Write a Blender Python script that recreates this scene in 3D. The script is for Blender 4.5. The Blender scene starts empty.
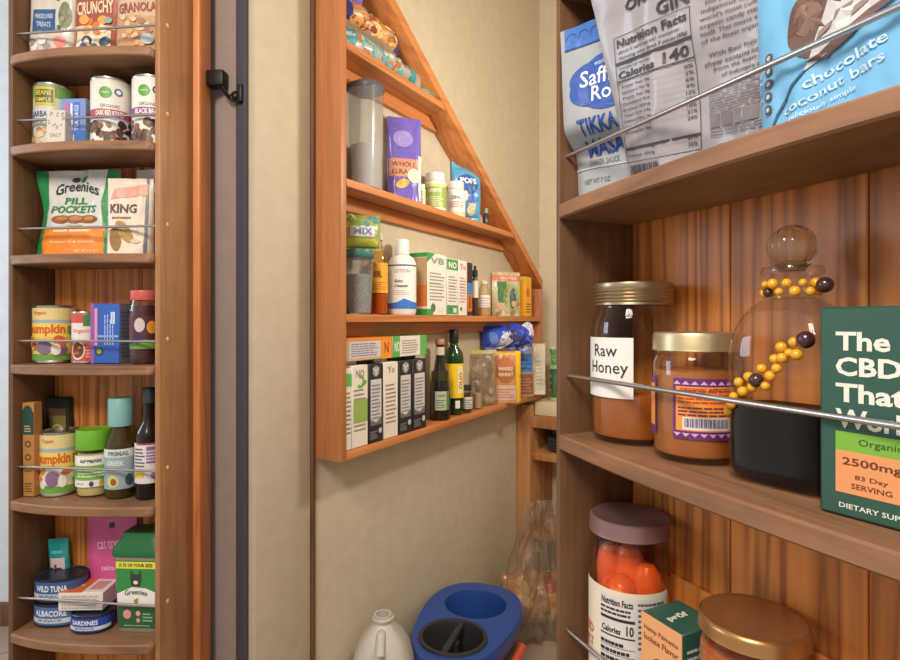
import bpy, bmesh, math, random
from mathutils import Vector, Matrix, noise
from mathutils.geometry import tessellate_polygon
PI = math.pi
SC = bpy.context.scene
COL = SC.collection

# ------------------------------------------------------------------ camera, world, lights
EYE, F = 1.03, 560.0
cam_d = bpy.data.cameras.new('camera'); cam = bpy.data.objects.new('camera', cam_d); COL.objects.link(cam)
cam.location = (0, 0, EYE); cam.rotation_euler = (PI/2, 0, 0)
cam_d.sensor_width = 36; cam_d.lens = 36*F/900; cam_d.shift_y = -10/900; cam_d.clip_start = .02
SC.camera = cam
W = bpy.data.worlds.new('world'); SC.world = W; W.use_nodes = True
W.node_tree.nodes['Background'].inputs[0].default_value = (1.0, .95, .90, 1)
W.node_tree.nodes['Background'].inputs[1].default_value = .46
SC.view_settings.view_transform = 'Standard'; SC.view_settings.look = 'None'
SC.view_settings.gamma = 1; SC.view_settings.use_curve_mapping = False
SC.view_settings.exposure = .35
def area(name, loc, target, size, power, color, sy=None):
    l = bpy.data.lights.new(name, 'AREA'); l.energy = power; l.color = color; l.size = size
    if sy: l.shape = 'RECTANGLE'; l.size_y = sy
    o = bpy.data.objects.new(name, l); COL.objects.link(o); o.location = loc
    o.rotation_euler = (Vector(target)-Vector(loc)).to_track_quat('-Z', 'Y').to_euler(); return o
area('room_ceiling_light', (-.50, -.55, 2.15), (.1, .9, .9), .5, 26, (1, .88, .74))
area('window_daylight', (-2.2, .9, 1.5), (-.9, 1.5, .9), .7, 9, (.68, .82, 1))
def point(name, loc, power, color, r):
    l = bpy.data.lights.new(name, 'POINT'); l.energy = power; l.color = color; l.shadow_soft_size = r
    o = bpy.data.objects.new(name, l); COL.objects.link(o); o.location = loc
point('closet_lamp', (.50, 1.22, 1.52), 13.5, (1, .89, .74), .05)

# ------------------------------------------------------------------ materials
def lin(c):
    return tuple((x/255/12.92 if x/255 <= .04045 else ((x/255+.055)/1.055)**2.4) for x in c) + (1,)
_m = {}
def M(name, rgb=(200,200,200), rough=.5, metal=0, bump=0, bscale=60, coat=0, var=0, spec=None):
    if name in _m: return _m[name]
    m = bpy.data.materials.new(name); m.use_nodes = True; nt = m.node_tree; b = nt.nodes['Principled BSDF']
    b.inputs['Base Color'].default_value = lin(rgb); b.inputs['Roughness'].default_value = rough
    b.inputs['Metallic'].default_value = metal
    if spec is not None: b.inputs['Specular IOR Level'].default_value = spec
    if coat: b.inputs['Coat Weight'].default_value = coat
    if bump or var:
        tc = nt.nodes.new('ShaderNodeTexCoord'); n = nt.nodes.new('ShaderNodeTexNoise')
        n.inputs['Scale'].default_value = bscale; n.inputs['Detail'].default_value = 4
        nt.links.new(tc.outputs['Object'], n.inputs['Vector'])
        if bump:
            bp = nt.nodes.new('ShaderNodeBump'); bp.inputs['Strength'].default_value = bump; bp.inputs['Distance'].default_value = .004
            nt.links.new(n.outputs['Fac'], bp.inputs['Height']); nt.links.new(bp.outputs['Normal'], b.inputs['Normal'])
        if var:
            r = nt.nodes.new('ShaderNodeValToRGB'); c = lin(rgb)
            r.color_ramp.elements[0].position = .3; r.color_ramp.elements[1].position = .7
            r.color_ramp.elements[0].color = tuple(x*(1-var) for x in c[:3])+(1,); r.color_ramp.elements[1].color = tuple(min(1, x*(1+var)) for x in c[:3])+(1,)
            nt.links.new(n.outputs['Fac'], r.inputs['Fac']); nt.links.new(r.outputs['Color'], b.inputs['Base Color'])
    _m[name] = m; return m
def C(r, g, b): return M('print_%d_%d_%d' % (r, g, b), (r, g, b), .45)
WHITE, BLACK, DKG = (236,233,226), (28,27,28), (30,74,62)
def clear(name, tint=(255,255,255), gloss=.12, opac=0, rough=.05, film=(220,220,220), bump=0):
    """thin see-through glass or plastic: tinted transparency with a glossy skin, and some milky film if opac"""
    if name in _m: return _m[name]
    m = bpy.data.materials.new(name); m.use_nodes = True; nt = m.node_tree; N = nt.nodes; L = nt.links
    N.remove(N['Principled BSDF']); out = N['Material Output']
    t = N.new('ShaderNodeBsdfTransparent'); t.inputs[0].default_value = lin(tint)
    g = N.new('ShaderNodeBsdfGlossy'); g.inputs['Roughness'].default_value = rough
    lw = N.new('ShaderNodeLayerWeight'); lw.inputs[0].default_value = .22
    mr = N.new('ShaderNodeMapRange'); mr.inputs[3].default_value = gloss*.04; mr.inputs[4].default_value = min(1, gloss*3.6)
    L.new(lw.outputs['Facing'], mr.inputs[0])
    d = N.new('ShaderNodeBsdfPrincipled'); d.inputs['Base Color'].default_value = lin(film); d.inputs['Roughness'].default_value = .4
    m1 = N.new('ShaderNodeMixShader'); m1.inputs[0].default_value = opac
    L.new(t.outputs[0], m1.inputs[1]); L.new(d.outputs[0], m1.inputs[2])
    m2 = N.new('ShaderNodeMixShader'); L.new(mr.outputs[0], m2.inputs[0]); L.new(m1.outputs[0], m2.inputs[1]); L.new(g.outputs[0], m2.inputs[2])
    if bump:
        tc = N.new('ShaderNodeTexCoord'); n = N.new('ShaderNodeTexNoise'); n.inputs['Scale'].default_value = 45; n.inputs['Detail'].default_value = 3
        bp = N.new('ShaderNodeBump'); bp.inputs['Strength'].default_value = bump; bp.inputs['Distance'].default_value = .01
        L.new(tc.outputs['Object'], n.inputs[0]); L.new(n.outputs['Fac'], bp.inputs['Height'])
        L.new(bp.outputs[0], g.inputs['Normal']); L.new(bp.outputs[0], lw.inputs['Normal'])
    L.new(m2.outputs[0], out.inputs[0]); _m[name] = m; return m
def wood(name, dark, light, axis='X', across=1.0, rings=.5, rough=.5, knots=0, wear=0, mult=11, along=.07):
    """straight grained timber: growth bands warped by noise that runs along the board, in object space"""
    if name in _m: return _m[name]
    m = bpy.data.materials.new(name); m.use_nodes = True; nt = m.node_tree; N = nt.nodes; L = nt.links; b = N['Principled BSDF']
    b.inputs['Roughness'].default_value = rough
    tc = N.new('ShaderNodeTexCoord'); mp = N.new('ShaderNodeMapping')
    s = [across]*3; s['XYZ'.index(axis)] = across*along; mp.inputs['Scale'].default_value = s
    L.new(tc.outputs['Object'], mp.inputs[0])
    n1 = N.new('ShaderNodeTexNoise'); n1.inputs['Scale'].default_value = 9; n1.inputs['Detail'].default_value = 2; n1.inputs['Distortion'].default_value = .3
    L.new(mp.outputs[0], n1.inputs[0])
    mu = N.new('ShaderNodeMath'); mu.operation = 'MULTIPLY'; mu.inputs[1].default_value = mult; L.new(n1.outputs['Fac'], mu.inputs[0])
    fr = N.new('ShaderNodeMath'); fr.operation = 'PINGPONG'; fr.inputs[1].default_value = 1; L.new(mu.outputs[0], fr.inputs[0])
    pw = N.new('ShaderNodeMath'); pw.operation = 'POWER'; pw.inputs[1].default_value = 1.8; L.new(fr.outputs[0], pw.inputs[0])
    n2 = N.new('ShaderNodeTexNoise'); n2.inputs['Scale'].default_value = 110; n2.inputs['Detail'].default_value = 5; L.new(mp.outputs[0], n2.inputs[0])
    mx = N.new('ShaderNodeMix'); mx.inputs[0].default_value = rings; L.new(n2.outputs['Fac'], mx.inputs[2]); L.new(pw.outputs[0], mx.inputs[3])
    rp = N.new('ShaderNodeValToRGB'); rp.color_ramp.elements[0].color = lin(light); rp.color_ramp.elements[1].color = lin(dark)
    rp.color_ramp.elements[0].position = .18; rp.color_ramp.elements[1].position = .86
    L.new(mx.outputs[0], rp.inputs[0]); last = rp.outputs['Color']
    if knots:
        v = N.new('ShaderNodeTexVoronoi'); v.inputs['Scale'].default_value = knots; L.new(tc.outputs['Object'], v.inputs['Vector'])
        r2 = N.new('ShaderNodeValToRGB'); r2.color_ramp.elements[0].position = .045; r2.color_ramp.elements[1].position = .10
        r2.color_ramp.elements[0].color = (.12,.10,.08,1); r2.color_ramp.elements[1].color = (1,1,1,1); L.new(v.outputs['Distance'], r2.inputs[0])
        mm = N.new('ShaderNodeMix'); mm.data_type = 'RGBA'; mm.blend_type = 'MULTIPLY'; mm.inputs[0].default_value = .8
        L.new(last, mm.inputs[6]); L.new(r2.outputs['Color'], mm.inputs[7]); last = mm.outputs[2]
    if wear:
        n3 = N.new('ShaderNodeTexNoise'); n3.inputs['Scale'].default_value = 14; n3.inputs['Detail'].default_value = 6; L.new(tc.outputs['Object'], n3.inputs[0])
        r3 = N.new('ShaderNodeValToRGB'); r3.color_ramp.elements[0].position = .35; r3.color_ramp.elements[1].position = .7
        r3.color_ramp.elements[0].color = (1-wear,)*3+(1,); r3.color_ramp.elements[1].color = (1,1,1,1); L.new(n3.outputs['Fac'], r3.inputs[0])
        mm = N.new('ShaderNodeMix'); mm.data_type = 'RGBA'; mm.blend_type = 'MULTIPLY'; mm.inputs[0].default_value = 1
        L.new(last, mm.inputs[6]); L.new(r3.outputs['Color'], mm.inputs[7]); last = mm.outputs[2]
    L.new(last, b.inputs['Base Color'])
    bp = N.new('ShaderNodeBump'); bp.inputs['Strength'].default_value = .15; bp.inputs['Distance'].default_value = .002
    L.new(n2.outputs['Fac'], bp.inputs['Height']); L.new(bp.outputs[0], b.inputs['Normal'])
    _m[name] = m; return m
def plaster(name, rgb, bump=.22):
    if name in _m: return _m[name]
    m = M(name, rgb, .75, 0, bump, 26, 0, .05); return m
SHELF = wood('brown_shelf_timber', (116,80,54), (166,122,88), 'X', 1.4, .25, .55, 0, .25)
SIDE = wood('tan_side_timber', (146,100,62), (184,136,92), 'Z', 1.2, .25, .5, 0, .15)
SHADEIN = wood('shaded_inner_timber', (92,62,40), (128,92,62), 'Z', 1.2, .3, .5, 0, .2)  # inner side timber, its brown darkened to paint in the rack's inside shade
BACK = wood('amber_fir_boards', (150,84,36), (224,142,70), 'Z', 2.6, .62, .42, 6, 0, 14, .028)
PINE = wood('orange_pine', (166,94,48), (208,138,80), 'X', .9, .35, .45)
PINEZ = wood('orange_pine_upright', (150,88,50), (192,126,78), 'Z', .9, .35, .45, 7)
DOORW = wood('orange_door_timber', (164,92,48), (212,136,80), 'Z', 1.5, .4, .4)
STUD = wood('dark_stud_timber', (84,56,38), (120,84,58), 'Z', 1.2, .4, .6)
POSTW = wood('post_timber', (150,98,58), (196,142,92), 'Z', 1, .4, .55)
METAL = M('brushed_rail_metal', (205,205,205), .28, 1)
TIN = M('tin_metal', (190,188,182), .3, 1)
GOLD = M('gold_lid_metal', (204,188,148), .38, .8)
GLASS = clear('clear_glass', (250,250,247), .16)
PLAST = clear('clear_plastic', (235,238,240), .10, .18, .15, (205,205,208))
BAGF = clear('clear_bag_film', (232,222,208), .20, .15, .15, (226,212,192), .8)

# ------------------------------------------------------------------ mesh builder
def rect(x0, y0, x1, y1): return [((x0,y0),(x1,y0),(x1,y1)), ((x0,y0),(x1,y1),(x0,y1))]
def poly(pts):
    v = [Vector((p[0], p[1], 0)) for p in pts]
    out = []
    for t in tessellate_polygon([v]):
        a, b, c = (pts[i] for i in t)
        if (b[0]-a[0])*(c[1]-a[1])-(b[1]-a[1])*(c[0]-a[0]) < 0: b, c = c, b
        out.append((a, b, c))
    return out
def ell(cx, cy, rx, ry=None, n=20, a=0):
    ry = ry or rx; ca, sa = math.cos(a), math.sin(a)
    P = [(cx+rx*math.cos(2*PI*k/n)*ca-ry*math.sin(2*PI*k/n)*sa, cy+rx*math.cos(2*PI*k/n)*sa+ry*math.sin(2*PI*k/n)*ca) for k in range(n)]
    return [((cx,cy), P[k], P[(k+1) % n]) for k in range(n)]
def ring(cx, cy, r0, r1, n=24, a0=0, a1=2*PI):
    o = []
    for k in range(n):
        t0, t1 = a0+(a1-a0)*k/n, a0+(a1-a0)*(k+1)/n
        p = [(cx+r*math.cos(t), cy+r*math.sin(t)) for r, t in ((r0,t0),(r1,t0),(r1,t1),(r0,t1))]
        o += [(p[0],p[1],p[2]), (p[0],p[2],p[3])]
    return o
_tc = {}
def _glyphs(s, bold):
    k = (s, bold)
    if k in _tc: return _tc[k]
    cu = bpy.data.curves.new('lettering', 'FONT'); cu.body = s; cu.size = 1; cu.offset = bold; cu.resolution_u = 2
    o = bpy.data.objects.new('lettering', cu); COL.objects.link(o)
    dg = bpy.context.evaluated_depsgraph_get(); me = bpy.data.meshes.new_from_object(o.evaluated_get(dg))
    me.calc_loop_triangles()
    V = [(v.co.x, v.co.y) for v in me.vertices]; T = []
    for t in me.loop_triangles:
        a, b, c = (V[i] for i in t.vertices)
        if (b[0]-a[0])*(c[1]-a[1])-(b[1]-a[1])*(c[0]-a[0]) < 0: b, c = c, b
        T.append((a, b, c))
    bpy.data.objects.remove(o); bpy.data.curves.remove(cu); bpy.data.meshes.remove(me)
    xs = [v[0] for v in V] or [0]; ys = [v[1] for v in V] or [0]
    _tc[k] = (T, min(xs), max(xs), min(ys), max(ys)); return _tc[k]
def txt(s, cx, cy, w=None, h=None, bold=.012, rot=0, shear=0, arc=0):
    """lettering centred at cx, cy; fitted to width w and/or height h"""
    T, x0, x1, y0, y1 = _glyphs(s, bold)
    gw, gh = max(x1-x0, 1e-6), max(y1-y0, 1e-6)
    sx = w/gw if w else h/gh; sy = h/gh if h else sx
    mx, my = (x0+x1)/2, (y0+y1)/2; c, n = math.cos(rot), math.sin(rot)
    def f(p):
        x, y = (p[0]-mx)*sx, (p[1]-my)*sy; x += y*shear; y += arc*(1-(2*x/(gw*sx))**2)
        return (cx+x*c-y*n, cy+x*n+y*c)
    return [tuple(f(p) for p in t) for t in T]
def lines(x0, x1, y0, y1, n, fill=.45, seed=1, ragged=.25):
    """rows of small print, drawn as broken strokes"""
    r = random.Random(seed); o = []; st = (y1-y0)/n
    for k in range(n):
        y = y0+k*st; x = x0; end = x1-(x1-x0)*ragged*r.random()
        while x < end-1e-5:
            w = min((x1-x0)*r.uniform(.06, .2), end-x); o += rect(x, y, x+w*.86, y+st*fill); x += w
    return o
class B:
    def __init__(s): s.v = []; s.f = []; s.mi = []; s.sm = []; s.mats = []
    def mat(s, m):
        if m not in s.mats: s.mats.append(m)
        return s.mats.index(m)
    def face(s, pts, m, smooth=False):
        i = len(s.v); s.v += [tuple(p) for p in pts]; s.f.append(tuple(range(i, i+len(pts)))); s.mi.append(s.mat(m)); s.sm.append(smooth)
    def raw(s, V, Fs, m, smooth=True):
        i = len(s.v); s.v += [tuple(p) for p in V]; k = s.mat(m)
        for f in Fs: s.f.append(tuple(a+i for a in f)); s.mi.append(k); s.sm.append(smooth)
        return s
    def bm(s, bm, m, smooth=True, mtx=None):
        bm.verts.index_update()
        V = [(mtx @ v.co if mtx else v.co)[:] for v in bm.verts]
        s.raw(V, [[v.index for v in f.verts] for f in bm.faces], m, smooth); bm.free(); return s
    def box(s, x0, x1, y0, y1, z0, z1, m, bev=.0012, seg=2):
        b = bmesh.new(); bmesh.ops.create_cube(b, size=1)
        for v in b.verts:
            v.co = Vector((x0 if v.co.x < 0 else x1, y0 if v.co.y < 0 else y1, z0 if v.co.z < 0 else z1))
        if bev: bmesh.ops.bevel(b, geom=b.edges[:], offset=bev, segments=seg, affect='EDGES', profile=.5)
        return s.bm(b, m)
    def prism(s, pts, y0, y1, m, axis='y', bev=.001):
        """outline in (x,z) (or (x,y) for axis z) swept along the third axis"""
        b = bmesh.new(); n = len(pts)
        def P(p, w): return (p[0], w, p[1]) if axis == 'y' else (p[0], p[1], w)
        A = [b.verts.new(P(p, y0)) for p in pts]; D = [b.verts.new(P(p, y1)) for p in pts]
        b.faces.new(A); b.faces.new(D[::-1])
        for i in range(n): b.faces.new((A[i], D[i], D[(i+1) % n], A[(i+1) % n]))
        bmesh.ops.recalc_face_normals(b, faces=b.faces[:])
        if bev: bmesh.ops.bevel(b, geom=b.edges[:], offset=bev, segments=1, affect='EDGES')
        return s.bm(b, m)
    def lathe(s, prof, m, n=36, cx=0, cy=0, sx=1, sy=1, pw=None):
        """profile of (r, z) spun about z; pw > 2 squares the plan off"""
        V = []; Fs = []
        def pl(a):
            c, q = math.cos(a), math.sin(a)
            if pw: k = (abs(c)**pw+abs(q)**pw)**(-1/pw); return c*k, q*k
            return c, q
        for r, z in prof:
            for k in range(n):
                a, b = pl(2*PI*k/n); V.append((cx+r*a*sx, cy+r*b*sy, z))
        for j in range(len(prof)-1):
            for k in range(n): Fs.append((j*n+k, j*n+(k+1) % n, (j+1)*n+(k+1) % n, (j+1)*n+k))
        if prof[0][0] > 1e-5: Fs.append(tuple(range(n))[::-1])
        if prof[-1][0] > 1e-5: Fs.append(tuple((len(prof)-1)*n+k for k in range(n)))
        return s.raw(V, Fs, m)
    def tube(s, pts, r, m, n=10, cap=True):
        P = [Vector(p) for p in pts]; V = []; Fs = []; up = Vector((.13,.21,.97))
        R = r if isinstance(r, (list, tuple)) else [r]*len(P)
        for i, p in enumerate(P):
            d = (P[min(i+1, len(P)-1)]-P[max(i-1, 0)]).normalized(); a = d.cross(up).normalized(); b = a.cross(d)
            for k in range(n): V.append(p+(a*math.cos(2*PI*k/n)+b*math.sin(2*PI*k/n))*R[i])
        for i in range(len(P)-1):
            for k in range(n): Fs.append((i*n+k, i*n+(k+1) % n, (i+1)*n+(k+1) % n, (i+1)*n+k))
        if cap: Fs += [tuple(range(n))[::-1], tuple((len(P)-1)*n+k for k in range(n))]
        return s.raw(V, Fs, m)
    def ball(s, c, r, m, n=12, sz=1):
        pr = [(r*math.sin(PI*k/n)+1e-7, c[2]-r*sz*math.cos(PI*k/n)) for k in range(n+1)]
        return s.lathe(pr, m, 2*n, c[0], c[1])
    def dec(s, tris, surf, m, off=.0004, ml=None):
        if isinstance(m, tuple): m = C(*m)
        k = s.mat(m); st = list(tris)
        while st:
            t = st.pop()
            if ml:
                e = [(t[i][0]-t[(i+1) % 3][0])**2+(t[i][1]-t[(i+1) % 3][1])**2 for i in range(3)]; j = e.index(max(e))
                if e[j] > ml*ml:
                    a, b, c = t[j], t[(j+1) % 3], t[(j+2) % 3]; q = ((a[0]+b[0])/2, (a[1]+b[1])/2)
                    st += [(a, q, c), (q, b, c)]; continue
            i = len(s.v); s.v += [tuple(surf(p[0], p[1], off)) for p in t]; s.f.append((i, i+1, i+2)); s.mi.append(k); s.sm.append(bool(ml))
        return s
    def build(s, name, parent=None, loc=None, label=None, ang=40):
        me = bpy.data.meshes.new(name); me.from_pydata(s.v, [], s.f)
        for m in s.mats: me.materials.append(m)
        me.polygons.foreach_set('material_index', s.mi); me.polygons.foreach_set('use_smooth', s.sm)
        me.update(); me.set_sharp_from_angle(angle=math.radians(ang))
        o = bpy.data.objects.new(name, me); COL.objects.link(o)
        if parent: o.parent = parent
        if loc: o.location = loc
        if label: o['label'] = label
        return o
def tag(o, label, cat, group=None, kind=None):
    o['label'] = label; o['category'] = cat
    if group: o['group'] = group
    if kind: o['kind'] = kind
    return o
def thing(name, label, cat, group=None):
    o = bpy.data.objects.new(name, None); COL.objects.link(o); o.empty_display_size = .03
    return tag(o, label, cat, group)
def struct(o): o['kind'] = 'structure'; return o

# ------------------------------------------------------------------ frames of the three shelf units (t along, d inward, z up from eye level)
class Frame:
    def __init__(s, O, a):
        s.O = Vector(O); s.a = a; s.u = Vector((math.cos(a), math.sin(a))); s.n = Vector((-math.sin(a), math.cos(a)))
    def P(s, t, d, z=0): q = s.O+s.u*t+s.n*d; return Vector((q.x, q.y, z+EYE))
    def t(s, px, d):
        k = (px-450)/F; q = s.O+s.n*d; return (k*q.y-q.x)/(s.u.x-k*s.u.y)
    def Y(s, px, d): return s.P(s.t(px, d), d).y
    def z(s, px, py, d): return s.Y(px, d)*(320-py)/F
    def put(s, o, px, d, z, rot=0, tx=0, ty=0):
        o.location = s.P(s.t(px, d), d, z+.0008); o.rotation_euler = (math.radians(tx), math.radians(ty), s.a+math.radians(rot)); return o
FL = Frame((-.8169, 1.035), math.atan2(-.035, .299)); LW = .301
FM = Frame((-.2336, 1.2), math.atan2(.863, .506)); MW = 1.19
FR = Frame((.1211, .64), math.atan2(-.9165, .4)); RW = .50
ZL = [.76, .485, .318, .118, -.082, -.332, -.575, -.80]
ZM = [.608, .308, .0125, -.287]
ZR = [.38, .131, -.129, -.41]
def base(fr, o, z=0): o.location = fr.P(0, 0, z); o.rotation_euler = (0, 0, fr.a); return o

# ------------------------------------------------------------------ setting
PLASTER = plaster('cream_plaster', (202,191,168)); JAMBP = plaster('cream_gloss_paint', (192,180,158)); GREYP = plaster('grey_wall_paint', (150,136,130))
WHITEP = plaster('cool_white_paint', (214,220,226)); STRIPP = M('slate_strip_paint', (72,72,84), .45)
def floor_mat():
    m = M('floor_tiles', (150,138,124), .45); nt = m.node_tree; N = nt.nodes; L = nt.links; b = N['Principled BSDF']
    tc = N.new('ShaderNodeTexCoord'); mp = N.new('ShaderNodeMapping'); mp.inputs['Rotation'].default_value = (0, 0, -.52)
    br = N.new('ShaderNodeTexBrick'); br.inputs['Scale'].default_value = 3.2; br.offset = 0; br.inputs['Mortar Size'].default_value = .008
    br.inputs['Color1'].default_value = lin((172,156,138)); br.inputs['Color2'].default_value = lin((150,134,118)); br.inputs['Mortar'].default_value = lin((104,92,82))
    br.inputs['Brick Width'].default_value = 1; br.inputs['Row Height'].default_value = 1
    L.new(tc.outputs['Object'], mp.inputs[0]); L.new(mp.outputs[0], br.inputs[0]); L.new(br.outputs[0], b.inputs['Base Color']); return m
b = B(); b.box(-2.6, 2.2, -1.2, 3.2, -.05, 0, floor_mat(), 0); struct(b.build('floor'))
HT = 2.45
def wall(name, fr, t0, t1, d0, d1, z0, z1, m, bev=0):
    b = B(); b.box(t0, t1, d0, d1, z0, z1, m, bev); o = b.build(name); o.location = fr.P(0, 0, -EYE); o.rotation_euler = (0, 0, fr.a); return struct(o)
wall('wall_left', FM, .0, 1.36, .08, .14, 0, HT, PLASTER)
wall('wall_back', FM, 1.36, 1.42, -1.0, .14, 0, HT, PLASTER)
wall('wall_right', FM, -.05, 1.42, -1.06, -1.0, 0, HT, PLASTER)
wall('ceiling', FM, -.162, 1.42, -1.06, .14, HT, HT+.05, PLASTER)
wall('trim_1', FM, -.162, -.011, .078, .098, 0, HT, JAMBP, .002)         # painted jamb lining
wall('trim_2', FM, -.010, -.001, .072, .1, 0, HT, STUD, .001)         # raw timber edge
wall('trim_3', FM, -.168, -.147, .0985, .128, 0, HT, STRIPP, .002)       # slate strip round the opening
wall('wall_front', FM, -.160, -.09, .129, .62, 0, HT, GREYP)
b = B(); b.box(-2.6, -1.20, 1.90, 1.96, 0, HT, WHITEP, 0); struct(b.build('wall_far'))
b = B(); b.box(-2.6, -1.20, 1.882, 1.899, 0, .075, STUD, .002); struct(b.build('baseboard_far'))

def door(name, fr, t0, t1, z1, d0=.1035):
    r = bpy.data.objects.new(name, None); COL.objects.link(r); base(fr, r, -EYE); struct(r)
    b = B(); b.box(t0, t1, d0, d0+.0425, .01, z1, DOORW, .004, 3); b.build('door_slab', r)
    return r
door('door_1', FL, -.03, LW+.014, 2.3); door('door_2', FR, -.002, .62, 2.3, .1135)

def rack(label, fr, w, zs, lp, rp, bow, rails, z0, z1, cuts, group, dp=.102):
    r = thing('door_shelf_rack', label, 'shelf rack', group); base(fr, r, -EYE)
    b = B(); b.box(0, lp, 0, dp, z0, z1, SHADEIN, .0015); b.build('side_panel', r)
    b = B(); b.box(w-rp, w, 0, dp, z0, z1, SIDE, .0015); b.build('side_panel', r)
    b = B(); x = lp+.0003
    for c in cuts+[w-rp-.0003]:
        b.box(x, c-.0012, dp-.0075, dp-.0002, z0, z1, BACK, .001, 1); x = c
    b.build('back_boards', r)
    for z in zs:
        b = B(); n = 24; a0, a1 = lp+.0003, w-rp-.0003
        pts = [(a0+(a1-a0)*k/n, -bow((a0+(a1-a0)*k/n)/w)) for k in range(n+1)]+[(a1, dp-.008), (a0, dp-.008)]
        b.prism(pts, z+EYE-.017, z+EYE, SHELF, 'z', .002); b.build('shelf', r)
    for z in rails:
        b = B(); b.tube([(lp*.4, .010, z+EYE), (w-rp*.4, .010, z+EYE)], .0024, METAL, 12); b.build('retaining_rail', r)
    return r
bowL = lambda s: .022*math.sin(PI*min(1, max(0, s))**.8)**.8+.008*s
bowR = lambda s: .018*max(0, math.sin(PI*s))**.75
RAILL = [.533, .3716, .170, -.0386, -.273, -.517]
RL = rack('narrow brown shelf rack on the open left door, full of cans and pouches', FL, LW, ZL, .010, .010, bowL, RAILL, .10, 2.2, [.105, .20], 'shelf racks on the doors')
for z in RAILL:
    b = B(); b.lathe([(1e-6, .0018), (.0028, .0012), (.0042, 0)][::-1], M('filled_screw_head', (216,176,128), .5), 14)
    o = b.build('screw_plug', RL); o.location = (LW, .022, z+EYE+.004); o.rotation_euler = (0, PI/2, 0)
RR = rack('large close-up shelf rack with curved brown shelves on the right door', FR, RW, ZR, .007, .018, bowR, [.186, -.063, -.352], .10, 2.2, [.145, .27, .385], 'shelf racks on the doors', .112)
b = B(); b.box(.0075, RW-.0185, .0992, .1043, ZR[3]+EYE+.001, EYE-.277, BACK, .001); b.build('back_cleat', RR)

# ------------------------------------------------------------------ sloped pine shelf unit on the closet wall
U = thing('sloped_wall_shelf', 'orange pine wall shelf with a slanting right side on the closet wall', 'shelf'); base(FM, U, -EYE)
dz = lambda t: .768-.632*(t-.17)
zb = -.306+EYE
def E(z): return z+EYE
b = B(); b.box(0, .018, 0, .0795, zb, E(dz(0))+.02, PINEZ, .0015); b.build('side_panel', U)
b = B(); te = MW-.02; b.prism([(.0183, E(dz(.0183))), (te, E(dz(te))), (te+.02, E(dz(te+.02))), (te+.02, E(dz(te+.02))+.034), (.0183, E(dz(.0183))+.034)], 0, .0795, PINE, 'y', .0012); b.build('slanted_panel', U)
b = B(); b.box(te+.002, te+.02, 0, .0795, zb, E(dz(te+.02))-.001, PINEZ, .0015); b.build('side_panel', U)
for k, z in enumerate(ZM):
    e = min(te+.0015, .17+(.768-z)/.632-.002)
    if k == 3: e = te+.0015
    b = B(); b.prism([(.0185, E(z)-.018), (e+(.0 if k > 1 else .018*1.0), E(z)-.018), (e, E(z)), (.0185, E(z))], 0, .0795, PINE, 'y', .0015) if k < 3 else b.box(.0185, e, 0, .0795, E(z)-.018, E(z), PINE, .0015)
    b.build('shelf', U)
    if k < 3:
        e2 = min(te+.0015, e+.027); e3 = min(te+.0015, e+.075)
        b = B(); b.prism([(.0185, E(z)-.052), (e3, E(z)-.052), (e2, E(z)-.0185), (.0185, E(z)-.0185)], .064, .0795, PINE, 'y', .0008); b.build('back_cleat', U)

# ------------------------------------------------------------------ shelving at the back of the closet
S = thing('back_shelving', 'timber shelving in the back corner, behind the plastic bag', 'shelf'); base(FM, S, -EYE)
b = B(); b.box(1.11, 1.358, .02, .0795, 0, .70, POSTW, .002); b.build('upright', S)
for z, h in ((.655, .045), (.515, .03), (.20, .02)):
    b = B(); b.box(1.13, 1.358, -.75, .0198, z-h, z, POSTW, .002); b.build('shelf', S)
b = B(); b.box(1.11, 1.358, -.812, -.752, 0, .70, POSTW, .002); b.build('upright', S)
pl = thing('plate_stack', 'stack of dark plates on the back corner shelf', 'plates'); pl.location = FM.P(1.225, -.10, .5160-EYE)
for k in range(5):
    b = B(); b.lathe([(.04, k*.009), (.085, k*.009+.012), (.088, k*.009+.013), (.086, k*.009+.015), (.045, k*.009+.004), (1e-6, k*.009+.004)], M('dark_plate_glaze', (96,92,90), .3), 32); b.build('plate', pl)
b = B(); b.box(-.09, .09, -.07, .07, 0, .055, M('cream_card', (216,202,170), .6), .004); o = b.build('storage_box')
tag(o, 'cream storage box on the back corner shelf', 'box'); o.location = FM.P(1.24, -.052, .6560-EYE); o.rotation_euler = (0, 0, FM.a)

# ------------------------------------------------------------------ latch between the left door and the opening
IRON = M('blackened_iron', (38,34,34), .45, .7)
hk = thing('cabin_hook', 'black iron hook latch from the left door edge to the slate strip', 'latch')
p0 = FL.P(LW+.014, .136, 0); hk.location = (p0.x, p0.y, EYE); hk.rotation_euler = (0, 0, FL.a)
zc = p0.y*(320-80)/F
b = B(); b.box(.0004, .036, -.012, .012, zc-.016, zc+.016, IRON, .003); b.build('bracket', hk)
mi = Matrix.Rotation(-FL.a, 4, 'Z')
q = FM.P(-.170, .112); q2 = mi @ Vector((q.x-p0.x, q.y-p0.y, 0)); zq = q.y*(320-97)/F
b = B(); pts = []
A = Vector((.030, -.004, zc-.014)); D = Vector((q2.x-.004, q2.y, zq))
for k in range(13):
    s = k/12; p = A.lerp(D, s); p.z -= .012*math.sin(PI*s)**1.0; p.y -= .003*math.sin(PI*s); pts.append(p)
b.tube(pts, .0042, IRON, 8); b.build('hook', hk)
b = B(); pts = [(q2.x-.008+.009*math.cos(2*PI*k/14), q2.y-.002, zq+.009*math.sin(2*PI*k/14)) for k in range(15)]; b.tube(pts, .003, IRON, 8); 
b.box(q2.x-.002, q2.x+.007, q2.y-.008, q2.y+.006, zq-.012, zq+.024, IRON, .002); b.build('eye_plate', hk)

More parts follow.
